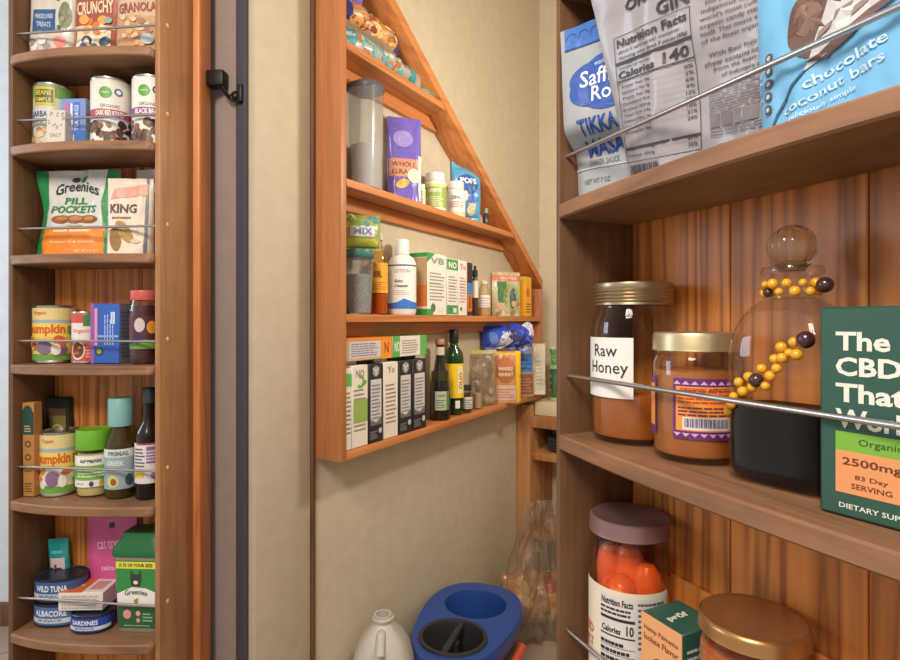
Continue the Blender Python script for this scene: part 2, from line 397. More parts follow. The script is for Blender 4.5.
# ------------------------------------------------------------------ builders for packets, tins, jars and bottles (fronts face local -y)
def fl(dep): return lambda x, y, o: (x, -dep/2-o, y)                       # flat front
def rt(w): return lambda x, y, o: (w/2+o, x, y)                            # right end
def lf(w): return lambda x, y, o: (-w/2-o, -x, y)                          # left end
def tp(h): return lambda x, y, o: (x, y, h+o)                              # top
def cy(r): return lambda x, y, o: ((r+o)*math.sin(x/r), -(r+o)*math.cos(x/r), y)
def rad(px0, px1, fr, d): return (px1-px0)/2*fr.Y((px0+px1)/2, d)/F*.985
def hgt(fr, px, d, ytop, z): return fr.z(px, ytop, d)-z
def wid(fr, px0, px1, d): return fr.t(px1, d)-fr.t(px0, d)
def sleeve(b, r, z0, z1, m, a0=-PI, a1=PI, n=40):
    if isinstance(m, tuple): m = C(*m)
    V = []; Fs = []
    for k in range(n+1):
        a = a0+(a1-a0)*k/n
        for z in (z0, z1): V.append((r*math.sin(a), -r*math.cos(a), z))
    for k in range(n): Fs.append((2*k, 2*k+2, 2*k+3, 2*k+1))
    b.raw(V, Fs, m)
def can(label, fr, px0, px1, ytop, z, d, rot, paint, art, cat='can', group=None, rmax=.0385):
    r = min(rmax, rad(px0, px1, fr, d)); px = (px0+px1)/2; h = hgt(fr, px, d, ytop, z)
    o = thing('food_can', label, cat, group)
    b = B(); b.lathe([(r*.93, 0), (r, .001), (r, .004), (r*.975, .006), (r*.975, h-.006), (r, h-.004), (r, h-.001), (r*.965, h), (r*.95, h-.004), (r*.6, h-.0035), (1e-6, h-.0035)], TIN); b.build('can_body', o)
    b = B(); R = r*.985; sleeve(b, R, .005, h-.005, paint); art(b, cy(R), R, h); b.build('label', o)
    fr.put(o, px, d, z, rot)
    if fr.t(px, d) < .0118+r: o.location = fr.P(.0118+r, d, z+.0008)
    return o
def jar(label, name, cat, r, h, neck, lid_r, lid_h, lidm, fill, fillm, body=None, glass=None, group=None, lidname='lid', shoulder=.12):
    """screw-topped round jar; returns the thing"""
    o = thing(name, label, cat, group); hb = h-lid_h; s = h*shoulder
    prof = body or [(r*.82, 0), (r*.95, .003), (r, .010), (r, hb-s-.006), (r*.97, hb-s*.7), (neck*1.03, hb-.004), (neck, hb), (neck, h-.003)]
    b = B(); b.lathe(prof, glass or GLASS, 44); b.build('jar_body', o)
    if fill:
        b = B(); q = [(max(1e-6, p[0]-.003), max(p[1], .003)) for p in prof if p[1] < fill-.002]
        rr = q[-1][0]
        for (ra, za), (rb, zb_) in zip(prof, prof[1:]):
            if za < fill <= zb_: rr = ra+(rb-ra)*(fill-za)/(zb_-za)-.003
        b.lathe(q+[(rr, fill), (1e-6, fill)], fillm, 40); b.build('contents', o)
    b = B(); z0 = h-lid_h
    b.lathe([(lid_r*.985, z0), (lid_r, z0+.001), (lid_r, h-.0022), (lid_r*.975, h), (lid_r*.90, h), (lid_r*.86, h-.0012), (1e-6, h-.0012)], lidm, 48); b.build(lidname, o)
    return o
def bottle(label, name, cat, prof, m, cap, capm, lab=None, art=None, fill=None, fillm=None, group=None, capname='cap', n=36):
    o = thing(name, label, cat, group)
    b = B(); b.lathe(prof, m, n); b.build('bottle_body', o)
    if fill:
        q = [(max(1e-6, p[0]-.002), max(p[1], .002)) for p in prof if p[1] < fill]; b = B(); b.lathe(q+[(q[-1][0], fill), (1e-6, fill)], fillm, 28); b.build('contents', o)
    b = B(); b.lathe(cap, capm, 28); b.build(capname, o)
    if lab:
        R, z0, z1, col, a = lab; b = B(); sleeve(b, R, z0, z1, col, -a, a)
        if art: art(b, cy(R), R, z0, z1)
        b.build('label', o)
    return o
def carton(name, label, cat, w, dep, h, m, art, group=None, bev=.0012):
    if isinstance(m, tuple): m = C(*m)
    b = B(); b.box(-w/2, w/2, -dep/2, dep/2, 0, h, m, bev, 1); art(b, fl(dep), w, dep, h)
    return tag(b.build(name), label, cat, group)
def pouch_mesh(b, w, h, dep, m, seed=1, gus=True, crumple=.004, pinch=0, ft=.07, nx=28, nz=34, freq=16, sag=0, top_w=1.0, skew=0, step=0):
    if isinstance(m, tuple): m = C(*m)
    def hw(v): return w/2*(1-pinch*math.sin(PI*min(1, max(0, v)))**2)*(1+(top_w-1)*v)
    def th(u, v):
        e = max(0, 1-abs(u)**3.2)**.6
        if gus: p = max(0, 1-v/(1-ft))**.62 if v < 1-ft else 0
        else: p = math.sin(PI*min(1, max(0, (v-ft)/(1-2*ft))))**.55 if ft < v < 1-ft else 0
        return dep/2*e*p+.0007
    def nz_(u, v):
        q = Vector((u*w*freq, v*h*freq, seed*7.3)); a = noise.noise(q)+.5*noise.noise(q*2.3)+.25*abs(noise.noise(q*5.1))
        e = min(1, max(0, (v-.27)/.16)); e = e*e*(3-2*e)*step
        return -e+crumple*a*(.35+.65*min(1, max(0, 1-abs(u)**4)))
    def S(x, y, o):
        v = y/h; u = max(-1, min(1, x/hw(v)))
        return (u*hw(v)+skew*v, -th(u, v)+nz_(u, v)-o-sag*v*v, v*h)
    V = []; Fs = []
    for sgn in (-1, 1):
        for j in range(nz+1):
            for i in range(nx+1):
                v = j/nz; u = -1+2*i/nx; y = sgn*th(u, v)+nz_(u, v)-sag*v*v
                zz = v*h+ (.006*(1-abs(u))*0)
                V.append((u*hw(v)+skew*v, y, zz))
    N1 = (nx+1)*(nz+1)
    for j in range(nz):
        for i in range(nx):
            a = j*(nx+1)+i; Fs.append((a, a+1, a+nx+2, a+nx+1)); Fs.append((N1+a, N1+a+nx+1, N1+a+nx+2, N1+a+1))
    for j in range(nz):
        for i, fl_ in ((0, 0), (nx, 1)):
            a = j*(nx+1)+i; c = a+nx+1; f = (a, c, N1+c, N1+a); Fs.append(f if not fl_ else f[::-1])
    for i in range(nx):
        a = i; Fs.append((a, N1+a, N1+a+1, a+1)); a = nz*(nx+1)+i; Fs.append((a, a+1, N1+a+1, N1+a))
    b.raw(V, Fs, m); return S
def pouch(name, label, cat, w, h, dep, m, art, group=None, **k):
    b = B(); S = pouch_mesh(b, w, h, dep, m, **k); art(b, S, w, h); return tag(b.build(name), label, cat, group)
def D(b, S, tr, c, o=.0007, ml=.012): b.dec(tr, S, c, o, ml)
FOIL = lambda n, c: M('glossy_film_'+n, c, .28, 0, .12, 50, .3)
PAPER = lambda n, c: M('matt_pouch_'+n, c, .45, 0, .10, 50)
def blobs(n, x0, x1, y0, y1, r, seed):
    q = random.Random(seed); o = []
    for k in range(n): o.append(ell(q.uniform(x0, x1), q.uniform(y0, y1), r*q.uniform(.7, 1.3), r*q.uniform(.5, 1), 12, q.uniform(0, 3)))
    return o

# ------------------------------------------------------------------ left rack, shelf by shelf from the top
ML = .008
# pouches on the highest shelf
def art(b, S, w, h):
    D(b, S, rect(-w*.38, h*.36, w*.12, h*.62), (52,92,140)); D(b, S, txt('FREEZE DRIED', -w*.13, h*.54, w*.4, h*.05), (200,212,226), .0012)
    D(b, S, txt('TREATS', -w*.13, h*.44, w*.3, h*.06), (200,212,226), .0012)
    for k, e in enumerate(blobs(7, -w*.4, w*.0, h*.08, h*.25, w*.11, 3)): D(b, S, e, [(232,228,222),(206,200,194),(150,150,140)][k % 3], .0009+.0002*k)
    for k, e in enumerate(blobs(6, w*.06, w*.36, h*.10, h*.28, w*.12, 5)): D(b, S, e, [(226,140,128),(214,116,104),(238,176,160)][k % 3], .0009+.0002*k)
    D(b, S, ell(w*.32, h*.55, w*.13, h*.16), (112,122,92)); D(b, S, txt('NATURAL', 0, h*.84, w*.7, h*.09), (120,132,110))
    for k, e in enumerate(blobs(6, w*.1, w*.4, h*.36, h*.75, w*.05, 8)): D(b, S, e, [(90,100,70),(150,140,110)][k % 2], .0011+.0001*k)
z = ZL[1]
o = pouch('treat_pouch', 'pale treat pouch with a dark blue square, leftmost on the top left shelf', 'pouch', .086, .165, .036, FOIL('pale', (206,202,192)), art, 'pouches on the top left shelf', seed=2, crumple=.004); o.location = FL.P(.0565, .040, z+.0008); o.rotation_euler = (0, 0, FL.a+.12)
def art(b, S, w, h):
    D(b, S, rect(-w*.42, h*.36, w*.42, h*.40), (226,196,160)); D(b, S, rect(-w*.34, h*.06, w*.36, h*.34), (226,206,178))
    D(b, S, txt('CRUNCHY', 0, h*.62, w*.74, h*.16, .03, .08), (232,206,176), .0011); D(b, S, txt('ORGANIC', 0, h*.84, w*.6, h*.06), (232,206,176), .0011)
    D(b, S, rect(-w*.42, h*.74, w*.42, h*.755), (232,206,176))
    for k, e in enumerate(blobs(8, -w*.25, w*.3, h*.32, h*.5, w*.10, 13)): D(b, S, e, [(206,120,60),(226,160,84),(240,214,170)][k % 3], .0011+.0002*k)
    for k, e in enumerate(blobs(12, -w*.26, w*.3, h*.08, h*.24, w*.10, 4)): D(b, S, e, [(58,98,84),(232,228,226),(206,130,120),(44,80,96)][k % 4], .0012+.0002*k)
    D(b, S, ell(w*.3, h*.46, w*.07, w*.07), (140,160,150), .003)
o = pouch('snack_pouch', 'red-brown snack pouch, middle one on the top left shelf', 'pouch', .094, .17, .045, FOIL('rust', (156,82,64)), art, 'pouches on the top left shelf', seed=5); FL.put(o, 99, .052, z, 5)
def art(b, S, w, h):
    D(b, S, rect(-w*.42, h*.05, w*.42, h*.5), (190,148,110)); D(b, S, txt('GRANOLA', 0, h*.6, w*.8, h*.12, .03, .1), (150,78,62), .0011)
    D(b, S, rect(-w*.42, h*.70, w*.42, h*.73), (160,90,74)); D(b, S, txt('CRUNCHY', 0, h*.84, w*.74, h*.1, .03, .1), (150,78,62), .0011)
    for k, e in enumerate(blobs(22, -w*.38, w*.38, h*.06, h*.48, w*.08, 6)): D(b, S, e, [(206,160,112),(160,108,72),(224,190,150)][k % 3], .0011+.0001*k)
    D(b, S, ell(w*.28, h*.22, w*.12, w*.12), (168,186,192), .0045)
o = pouch('snack_pouch', 'tan granola pouch at the right end of the top left shelf', 'pouch', .088, .17, .045, FOIL('tan', (206,176,150)), art, 'pouches on the top left shelf', seed=9); FL.put(o, 141, .056, z, 5)

# second shelf: cans and boxes
z = ZL[2]
def art(b, S, R, h):
    D(b, S, rect(-R*2.9, h*.78, R*2.9, h*.955), (116,160,84), .0003, ML); D(b, S, rect(-R*.75, h*.66, R*.35, h*.93), (206,186,60), .0006, ML); D(b, S, rect(-R*.68, h*.70, R*.28, h*.89), (84,96,52), .0008, ML)
    D(b, S, txt('BEANS', -R*.2, h*.84, R*.8, h*.07), (226,206,90), .0011, ML); D(b, S, txt('SIMPLE', -R*.2, h*.74, R*.8, h*.06), (226,206,90), .0011, ML)
    D(b, S, rect(-R*2.6, h*.36, R*2.6, h*.60), (206,212,216), .0003, ML); D(b, S, txt('GARBANZO', -R*.15, h*.53, R*1.7, h*.09, .02), (70,84,110), .0008, ML); D(b, S, txt('BEANS organic', -R*.15, h*.42, R*1.6, h*.07), (70,84,110), .0008, ML)
    for k, e in enumerate(blobs(46, -R*1.3, R*1.6, h*.07, h*.32, R*.17, 4)): D(b, S, e, [(206,176,132),(186,148,104),(222,200,164),(168,120,96)][k % 4], .0005+.00003*k, ML)
can('green and pale bean can, leftmost on the second left shelf', FL, 25, 61, 90, z, .054, 22, (196,206,186), art, group='cans on the second left shelf')
def art(b, S, w, dp, h):
    q = random.Random(5)
    for k in range(16): b.dec(ell(q.uniform(-.4, .4)*w, h*q.uniform(.5, .95), w*.07, w*.05, 8, q.uniform(0, 3)), S, (168,164,158), .0004)
    b.dec(txt('SALT', 0, h*.32, w*.6), S, (150,146,140), .0004)
o = carton('paper_packet', 'small plain white paper packet in front of the green bean can', 'packet', .034, .024, .068, (214,208,198), art); FL.put(o, 60, .018, z, 8)
def art(b, S, w, dp, h):
    b.dec(rect(-w*.5, 0, w*.5, h*.38), S, (70,116,190), .0003); b.dec(rect(-w*.34, h*.36, -w*.18, h*.9), S, (206,110,160), .0005)
    b.dec(rect(w*.0, h*.30, w*.26, h*.92), S, (76,116,206), .0005); b.dec(rect(-w*.12, h*.40, -w*.04, h*.9), S, (240,240,246), .0005)
    b.dec(txt('TEA BAGS', w*.13, h*.62, h*.5, rot=PI/2), S, (230,234,246), .0008); b.dec(poly([(-w*.05, h*.02), (w*.05, h*.02), (w*.03, h*.3), (-w*.02, h*.3)]), S, (206,186,120), .0006)
    b.dec(rect(-dp*.5, 0, dp*.5, h), rt(w), (132,142,160), .0003)
o = carton('tea_box', 'blue and lilac upright box on the second left shelf', 'box', .047, .034, .097, (126,150,214), art); FL.put(o, 80, .045, z, 4)
def canart(c1, c2, word, seed):
    def art(b, S, R, h):
        D(b, S, ell(-R*.05, h*.77, R*.30, R*.30, 24), (88,160,60), .0005, ML); D(b, S, txt('organic', -R*.05, h*.77, R*.42), (230,240,220), .0008, ML)
        D(b, S, ell(R*.55, h*.79, R*.2, R*.2), c2, .0005, ML); D(b, S, ell(R*.55, h*.79, R*.11, R*.11), (236,234,228), .0007, ML); D(b, S, txt('ORGANIC', R*.15, h*.585, R*.9, h*.045), (120,120,116), .0005, ML)
        D(b, S, rect(-R*2.2, h*.43, R*2.2, h*.54), c1, .0004, ML); D(b, S, txt(word, R*.15, h*.485, R*1.35, h*.075, .03), (244,236,232), .0007, ML)
        D(b, S, rect(-R*2.2, h*.40, R*2.2, h*.43), (150,160,190), .0004, ML)
        for k, e in enumerate(blobs(40, -R*1.0, R*1.5, h*.08, h*.36, R*.19, seed)): D(b, S, e, [(84,54,44),(112,76,62),(60,38,34),(132,96,76)][k % 4], .0005+.00003*k, ML)
    return art
can('white bean can with a red band, left of its purple-banded twin', FL, 93, 132, 84, z, .054, 22, (228,224,216), canart((176,68,76), (70,110,150), 'DARK RED KIDNEY', 3), group='cans on the second left shelf')
can('white bean can with a purple band at the right end of the second left shelf', FL, 131, 170, 82, z, .053, 12, (228,224,216), canart((146,62,130), (60,60,70), 'BLACK BEANS', 7), group='cans on the second left shelf').location = FL.P(LW-.050, .054, z+.0008)

# third shelf: bags
z = ZL[3]
def art(b, S, w, h):
    g = (38,140,78)
    for s in (-1, 1): D(b, S, poly([(s*w*.5, 0), (s*w*.5, h), (s*w*.36, h), (s*w*.31, h*.62), (s*w*.37, 0)][::s]), g, .0008)
    D(b, S, rect(-w*.36, 0, w*.36, h*.335), (240,142,50), .0009); D(b, S, rect(-w*.22, h*.285, w*.2, h*.31), (252,214,170), .0013)
    D(b, S, txt('natural dog treats', 0, h*.17, w*.5, h*.035), (252,224,190), .0013); D(b, S, txt('NET WT 7.9 OZ', w*.18, h*.07, w*.25, h*.03), (252,224,190), .0013)
    D(b, S, txt('Greenies', w*.02, h*.755, w*.52, h*.125, .02, 0, 0, .010), (40,62,52), .0011)
    D(b, S, txt('PILL', w*.02, h*.64, w*.26, h*.075, .03, 0, .2), (44,134,74), .0011); D(b, S, txt('POCKETS', w*.0, h*.545, w*.52, h*.085, .03, 0, .2), (44,134,74), .0011)
    for x in (-.14, .02, .17): D(b, S, ell(w*x, h*.43, w*.115, h*.048), (150,92,48), .0012+.001*abs(x)); D(b, S, ell(w*(x+.02), h*.437, w*.07, h*.026), (192,128,72), .0026)
    D(b, S, ell(w*.02, h*.36, w*.1, h*.01), (206,190,150), .0012)
    D(b, S, ell(-w*.02, h*.89, w*.045, h*.03), (60,66,62), .0011); D(b, S, poly([(w*.04, h*.86), (w*.1, h*.86), (w*.13, h*.93), (w*.06, h*.92)]), (70,130,100), .0011)
o = pouch('treat_pouch', 'green, white and orange dog treat pouch on the third left shelf', 'pouch', .170, .168, .042, FOIL('silverwhite', (214,214,212)), art, seed=3, pinch=.17, crumple=.005); o.location = FL.P(.0985, .0525, z+.0008); o.rotation_euler = (0, 0, FL.a+.035)
def art(b, S, w, h):
    D(b, S, poly([(-w*.4, h*.72), (w*.4, h*.78), (w*.4, h*.93), (-w*.3, h*.86)]), (226,160,146), .001); D(b, S, txt('KING', -w*.1, h*.60, w*.6, h*.12, .03), (92,70,66), .0011); D(b, S, lines(-w*.35, w*.1, h*.47, h*.52, 1), (130,110,100), .0011)
    D(b, S, ell(-w*.05, h*.30, w*.30, h*.075, 20, 2.2), (176,140,80), .0012); D(b, S, ell(-w*.25, h*.2, w*.26, h*.07, 20, 1.7), (150,116,64), .0014); D(b, S, ell(w*.2, h*.18, w*.1, h*.03), (210,190,150), .0016)
    D(b, S, rect(w*.36, 0, w*.42, h), (120,130,140), .0008)
o = pouch('flour_bag', 'cream and pink bag lettered KING, right of the green treat pouch', 'bag', .082, .145, .045, PAPER('cream', (228,212,194)), art, seed=14, crumple=.006); FL.put(o, 131, .037, z, 12)
def art(b, S, w, h): pass
o = pouch('flour_bag', 'crumpled white bag tucked behind the cream bag lettered KING', 'bag', .046, .172, .022, PAPER('white', (226,220,214)), art, seed=21, crumple=.008); FL.put(o, 148, .073, z, 5)

# fourth shelf: pumpkin can, small can, blue box, jam jar
z = ZL[4]
PUM = (226,128,40)
def pumpart(fr):
    def art(b, S, R, h):
        D(b, S, rect(-R*2.8, h*.74, R*2.8, h*.95), (226,206,140), .0003, ML); D(b, S, txt('Organic', -R*.35, h*.86, R*.7, h*.08), (206,84,60), .0007, ML)
        D(b, S, rect(-R*2.8, h*.69, R*2.8, h*.75), (158,178,190), .0004, ML); D(b, S, rect(-R*2.8, h*.44, R*2.8, h*.69), (236,206,96), .0004, ML)
        D(b, S, txt('pumpkin', -R*.1, h*.57, R*1.9, h*.21, .035), (214,98,30), .0008, ML)
        for k, e in enumerate(blobs(14, -R*1.4, R*1.5, h*.17, h*.4, R*.26, fr)): D(b, S, e, [(206,96,50),(226,140,50),(128,104,132),(232,226,214),(106,146,64)][k % 5], .0005+.0001*k, ML)
        D(b, S, ell(-R*.1, h*.28, R*.34, h*.12), (132,108,140), .0022, ML); D(b, S, ell(R*.42, h*.24, R*.22, h*.1), (234,228,220), .0022, ML)
        D(b, S, rect(-R*2.8, h*.05, R*2.8, h*.16), (112,160,72), .0004, ML)
        D(b, S, rect(R*.95, h*.5, R*2, h*.64), (128,148,70), .0011, ML)
    return art
can('yellow and orange pumpkin can, leftmost on the fourth left shelf', FL, 28, 72, 306, z, .053, 20, (226,200,110), pumpart(3), rmax=.036)
def art(b, S, R, h):
    D(b, S, rect(-R*2.4, h*.78, R*2.4, h*.95), (206,80,66), .0003, ML); D(b, S, rect(R*.1, h*.72, R*1.1, h*.93), (70,130,70), .0006, ML)
    D(b, S, txt('Organic', -R*.1, h*.62, R*1.3, h*.1), (206,120,120), .0006, ML); D(b, S, rect(-R*2.4, h*.05, R*2.4, h*.42), (206,84,70), .0003, ML)
    D(b, S, ell(-R*.3, h*.26, R*.55, h*.19, 24), (232,214,196), .0006, ML); D(b, S, ell(-R*.3, h*.26, R*.45, h*.15, 24), (120,60,50), .0008, ML)
    for k, e in enumerate(blobs(10, -R*.6, R*.0, h*.18, h*.34, R*.12, 2)): D(b, S, e, [(176,110,80),(90,50,40)][k % 2], .001+.00003*k, ML)
    D(b, S, lines(R*.3, R*1.2, h*.12, h*.36, 4), (240,190,170), .0006, ML)
can('small red and white can between the pumpkin can and the blue box', FL, 72, 99, 312, z, .040, 24, (232,222,214), art, rmax=.0225)
def art(b, S, w, dp, h):
    b.dec(rect(-w*.5, 0, -w*.38, h), S, (156,96,176), .0003); b.dec(rect(-w*.36, h*.3, -w*.26, h*.92), S, (232,150,180), .0004)
    b.dec(ell(-w*.2, h*.2, w*.14, w*.14), S, (40,60,60), .0004); b.dec(ell(-w*.2, h*.2, w*.09, w*.09), S, (150,160,70), .0006)
    b.dec(lines(-h*.24, h*.3, -w*.02, w*.34, 4, .4, 4), lambda x, y, o: (y, -dp/2-o, h*.55+x), (170,196,240), .0004)
    b.dec(rect(w*.2, h*.66, w*.34, h*.86), S, (206,220,246), .0004); b.dec(rect(-w*.28, h*.44, w*.46, h*.47), S, (150,180,236), .0004)
    b.dec(rect(-dp*.5, 0, dp*.5, h), rt(w), (150,158,180), .0003); b.dec(lines(-dp*.4, dp*.4, h*.1, h*.9, 12), rt(w), (110,120,150), .0005)
o = carton('food_box', 'bright blue box beside the jam jar on the fourth left shelf', 'box', .056, .040, .112, (52,98,190), art); FL.put(o, 112, .050, z, 4)
JAM = M('dark_jam', (74,34,40), .35)
r = rad(130, 158, FL, .05); o = jar('dark jam jar with a coral red lid on the fourth left shelf', 'jam_jar', 'jar', r, .136, r*.86, r*.93, .018, M('coral_lid', (206,92,84), .4), .108, JAM)
b = B(); sleeve(b, r*1.01, .028, .088, C(84,44,52), -1.2, 1.2); S = cy(r*1.01); D(b, S, ell(-r*.3, .072, r*.35, .013), (206,190,196), .0005, ML); D(b, S, ell(r*.5, .068, r*.35, .012), (226,150,60), .0005, ML); D(b, S, ell(-r*.4, .048, r*.25, .01), (60,40,90), .0005, ML)
D(b, S, poly([(-r*1.1, .028), (r*1.1, .028), (r*1.1, .035), (r*.1, .046), (-r*1.1, .036)]), (110,160,70), .0006, ML); b.build('label', o); FL.put(o, 144.5, .045, z, 34)

# fifth shelf
z = ZL[5]
def art(b, S, w, dp, h):
    b.dec(rect(-w*.5, h*.66, w*.5, h*.9), S, (38,74,66), .0003); b.dec(ell(0, h*.88, w*.46, h*.09), S, (38,74,66), .0004); b.dec(lines(-w*.3, w*.3, h*.69, h*.77, 3), S, (206,180,130), .0006)
    for y in (.56, .42): b.dec(ring(0, h*y, w*.16, w*.27), S, (84,70,44), .0004)
    b.dec(txt('ORGANIC', 0, h*.27, w*.7), S, (90,60,30), .0004); b.dec(lines(-w*.34, w*.34, h*.05, h*.16, 4), S, (110,76,40), .0004)
o = carton('supplement_box', 'tall kraft box with a dark green top leaning at the left of the fifth shelf', 'box', .0235, .020, .176, (184,128,70), art); o.location = FL.P(.0265, .0265, z+.0012); o.rotation_euler = (0, math.radians(-.8), FL.a)
def art(b, S, w, dp, h):
    b.dec(rect(-w*.38, h*.40, w*.38, h*.88), S, (92,66,40), .0003); b.dec(rect(-w*.38, h*.66, w*.38, h*.8), S, (120,110,60), .0005); b.dec(txt('BLACK', 0, h*.30, w*.7), S, (206,200,186), .0004); b.dec(txt('TEA', 0, h*.18, w*.4), S, (206,200,186), .0004)
    b.dec(ring(0, h*.64, w*.2, w*.26), S, (206,190,120), .0007)
o = carton('tea_box', 'black tea box standing behind the lower pumpkin can', 'box', .044, .014, .178, (32,38,34), art); FL.put(o, 60, .0820, z, 6)
can('cream pumpkin can with orange lettering on the fifth left shelf', FL, 42, 78, 430, z, .050, 24, (232,222,190), pumpart(8), rmax=.032)
r = rad(77, 109.5, FL, .046)
o = jar('pale dip jar with a lime green lid on the fifth left shelf', 'dip_jar', 'jar', r, .124, r*.95, r*1.0, .036, M('lime_lid', (110,178,46), .4), .080, M('pale_dip', (206,190,128), .4), shoulder=.06)
b = B(); R = r*1.01; sleeve(b, R, .020, .078, C(238,236,226), -1.9, 1.9); S = cy(R)
D(b, S, rect(-R*1.8, .020+.013, R*1.8, .060), (122,178,72), .0004, ML); D(b, S, txt('organic', R*.1, .068, R*1.2, .010, .03), (70,90,60), .0006, ML); D(b, S, lines(-R*.7, R*.9, .039, .056, 3), (226,238,206), .0007, ML)
D(b, S, ell(R*.75, .026, R*.2, .007), (206,170,60), .0006, ML); D(b, S, ell(R*.15, .026, R*.12, .005), (60,70,90), .0006, ML); D(b, S, txt('NET WT', -R*.5, .026, R*.5), (110,110,100), .0006, ML); b.build('label', o); FL.put(o, 94.2, .051, z, 22)
r = rad(107, 136, FL, .046); h = hgt(FL, 121, .046, 398, z); cap0 = h*.72
o = bottle('salad dressing bottle with a pale teal cap on the fifth left shelf', 'dressing_bottle', 'bottle', [(r*.9, 0), (r, .004), (r, h*.50), (r*.93, h*.56), (r*.62, h*.66), (r*.62, h*.74)], clear('olive_glass', (170,150,92), .12, .35, .05, (98,84,44)),
    [(r*.78, cap0), (r*.80, cap0+.002), (r*.80, h*.985), (r*.74, h), (1e-6, h)], M('teal_cap', (128,182,182), .45), (r*1.012, h*.10, h*.50, (150,172,178), 2.2), None, h*.55, M('dressing', (110,84,44), .4))
R = r*1.012; S = cy(R); b = B(); sleeve(b, R*1.004, h*.42, h*.50, C(216,220,214), -2.2, 2.2); D(b, S, txt('PRIMAL', 0, h*.458, R*1.3, h*.045, .03), (110,130,136), .001, ML); D(b, S, txt('GREEK', -R*.2, h*.36, R*1.1, h*.05, .03), (222,230,228), .0008, ML); D(b, S, txt('DRESSING', -R*.1, h*.29, R*1.2, h*.035), (222,230,228), .0008, ML)
D(b, S, ell(-R*.35, h*.18, R*.38, h*.06, 20, .5), (206,206,120), .0006, ML); D(b, S, ell(-R*.3, h*.175, R*.19, h*.035), (150,90,44), .0008, ML); D(b, S, ell(R*.65, h*.19, R*.25, h*.06), (60,84,84), .0006, ML); b.build('label_print', o); FL.put(o, 121, .046, z, 28)
r = .0235; h = .205
o = bottle('dark sauce bottle with a purple and white label, right end of the fifth shelf', 'sauce_bottle', 'bottle', [(r*.9, 0), (r, .004), (r, h*.56), (r*.9, h*.61), (r*.5, h*.68), (r*.42, h*.78), (r*.42, h*.90)], clear('brown_glass', (120,84,60), .14, .3, .05, (52,32,26)),
    [(r*.46, h*.86), (r*.48, h*.87), (r*.46, h*.99), (r*.4, h), (1e-6, h)], M('black_cap', (50,58,70), .4), (r*1.012, h*.15, h*.51, (222,214,216), 2.2), None, h*.58, M('soy_dark', (34,20,16), .3))
R = r*1.012; S = cy(R); b = B(); D(b, S, rect(-R*.1, h*.33, R*1.6, h*.48), (140,104,150), .0005, ML); D(b, S, rect(-R*.9, h*.495, R*1.6, h*.51), (176,60,70), .0005, ML); D(b, S, lines(-R*1.1, -R*.2, h*.3, h*.48, 6), (90,84,90), .0005, ML); D(b, S, rect(-R*1.1, h*.2, -R*.3, h*.27), (222,196,60), .0005, ML); D(b, S, ell(R*.6, h*.22, R*.4, h*.04), (160,120,170), .0005, ML); D(b, S, lines(-R*.1, R*.9, h*.35, h*.46, 4), (226,210,230), .0008, ML); b.build('label_print', o); FL.put(o, 149, .044, z, 30)

# sixth shelf
z = ZL[6]
TINB = M('blue_tin', (56,96,160), .35, .3)
def oval(b, rx, ry, z0, z1, m, lid):
    b.lathe([(.96, z0), (1, z0+.002), (1, z0+.004), (.985, z0+.005), (.985, z1-.005), (1, z1-.004), (1, z1-.001), (.96, z1), (.93, z1-.003), (1e-6, z1-.003)], lid, 44, 0, 0, rx, ry, 2.3)
    V = []; n = 44
    for k in range(n+1):
        a = 2*PI*k/n; c, s = math.cos(a), math.sin(a); q = (abs(c)**2.3+abs(s)**2.3)**(-1/2.3)
        for zz in (z0+.005, z1-.005): V.append((rx*.992*c*q, ry*.992*s*q, zz))
    b2 = B(); b2.raw(V, [(2*k, 2*k+2, 2*k+3, 2*k+1) for k in range(n)], m); return b2
def ov(rx, ry):
    def S(x, y, o):
        a = -PI/2+x/max(rx, ry)
        c, s = math.cos(a), math.sin(a); q = (abs(c)**2.3+abs(s)**2.3)**(-1/2.3)
        return ((rx*.992*q+o)*c, (ry*.992*q+o)*s, y)
    return S
DARKLID = M('dark_blue_lid', (58,62,84), .3, .6)
def fishtin(label, rx, ry, hh, c, word, group=None):
    o = thing('fish_tin', label, 'tin', group); b = B(); b2 = oval(b, rx, ry, 0, hh, C(*c), DARKLID); b.build('tin_body', o)
    S = ov(rx, ry); D(b2, S, rect(-rx*1.4, hh*.2, rx*1.4, hh*.40), (206,216,226), .0004, ML); D(b2, S, txt(word, 0, hh*.62, rx*1.3, hh*.26, .03), (226,232,240), .0005, ML); D(b2, S, txt('SKIPJACK', rx*.0, hh*.3, rx*1.0, hh*.14), (50,80,130), .0008, ML); b2.build('label', o); return o
o = fishtin('large flat blue tin at the bottom of the stack on the sixth left shelf', .046, .034, .043, (74,112,164), 'ALBACORE', 'large blue tins'); FL.put(o, 62, .050, z, 6)
o = fishtin('large blue tin with a dark lid, stacked on its twin', .045, .033, .044, (62,92,150), 'WILD TUNA', 'large blue tins'); FL.put(o, 62, .051, z+.0442, 8)
o = fishtin('small royal blue tin under the white and orange box', .037, .026, .033, (36,72,170), 'SARDINES'); FL.put(o, 93, .030, z, 6)
def art(b, S, w, dp, h):
    b.dec(lines(-w*.42, w*.42, h*.12, h*.9, 5, .5, 2, .1), S, (190,180,170), .0004); b.dec(rect(w*.2, h*.35, w*.42, h*.6), S, (206,196,186), .0005); b.dec(rect(-w*.5, -dp*.5, w*.02, dp*.5), tp(h), (214,112,48), .0003); b.dec(rect(w*.1, -dp*.3, w*.4, dp*.3), tp(h), (206,150,146), .0003)
    b.dec(txt('BAR', -w*.24, 0, w*.3), tp(h), (244,220,190), .0006); b.dec(txt('12 OZ', w*.3, h*.5, w*.2), S, (60,90,140), .0007)
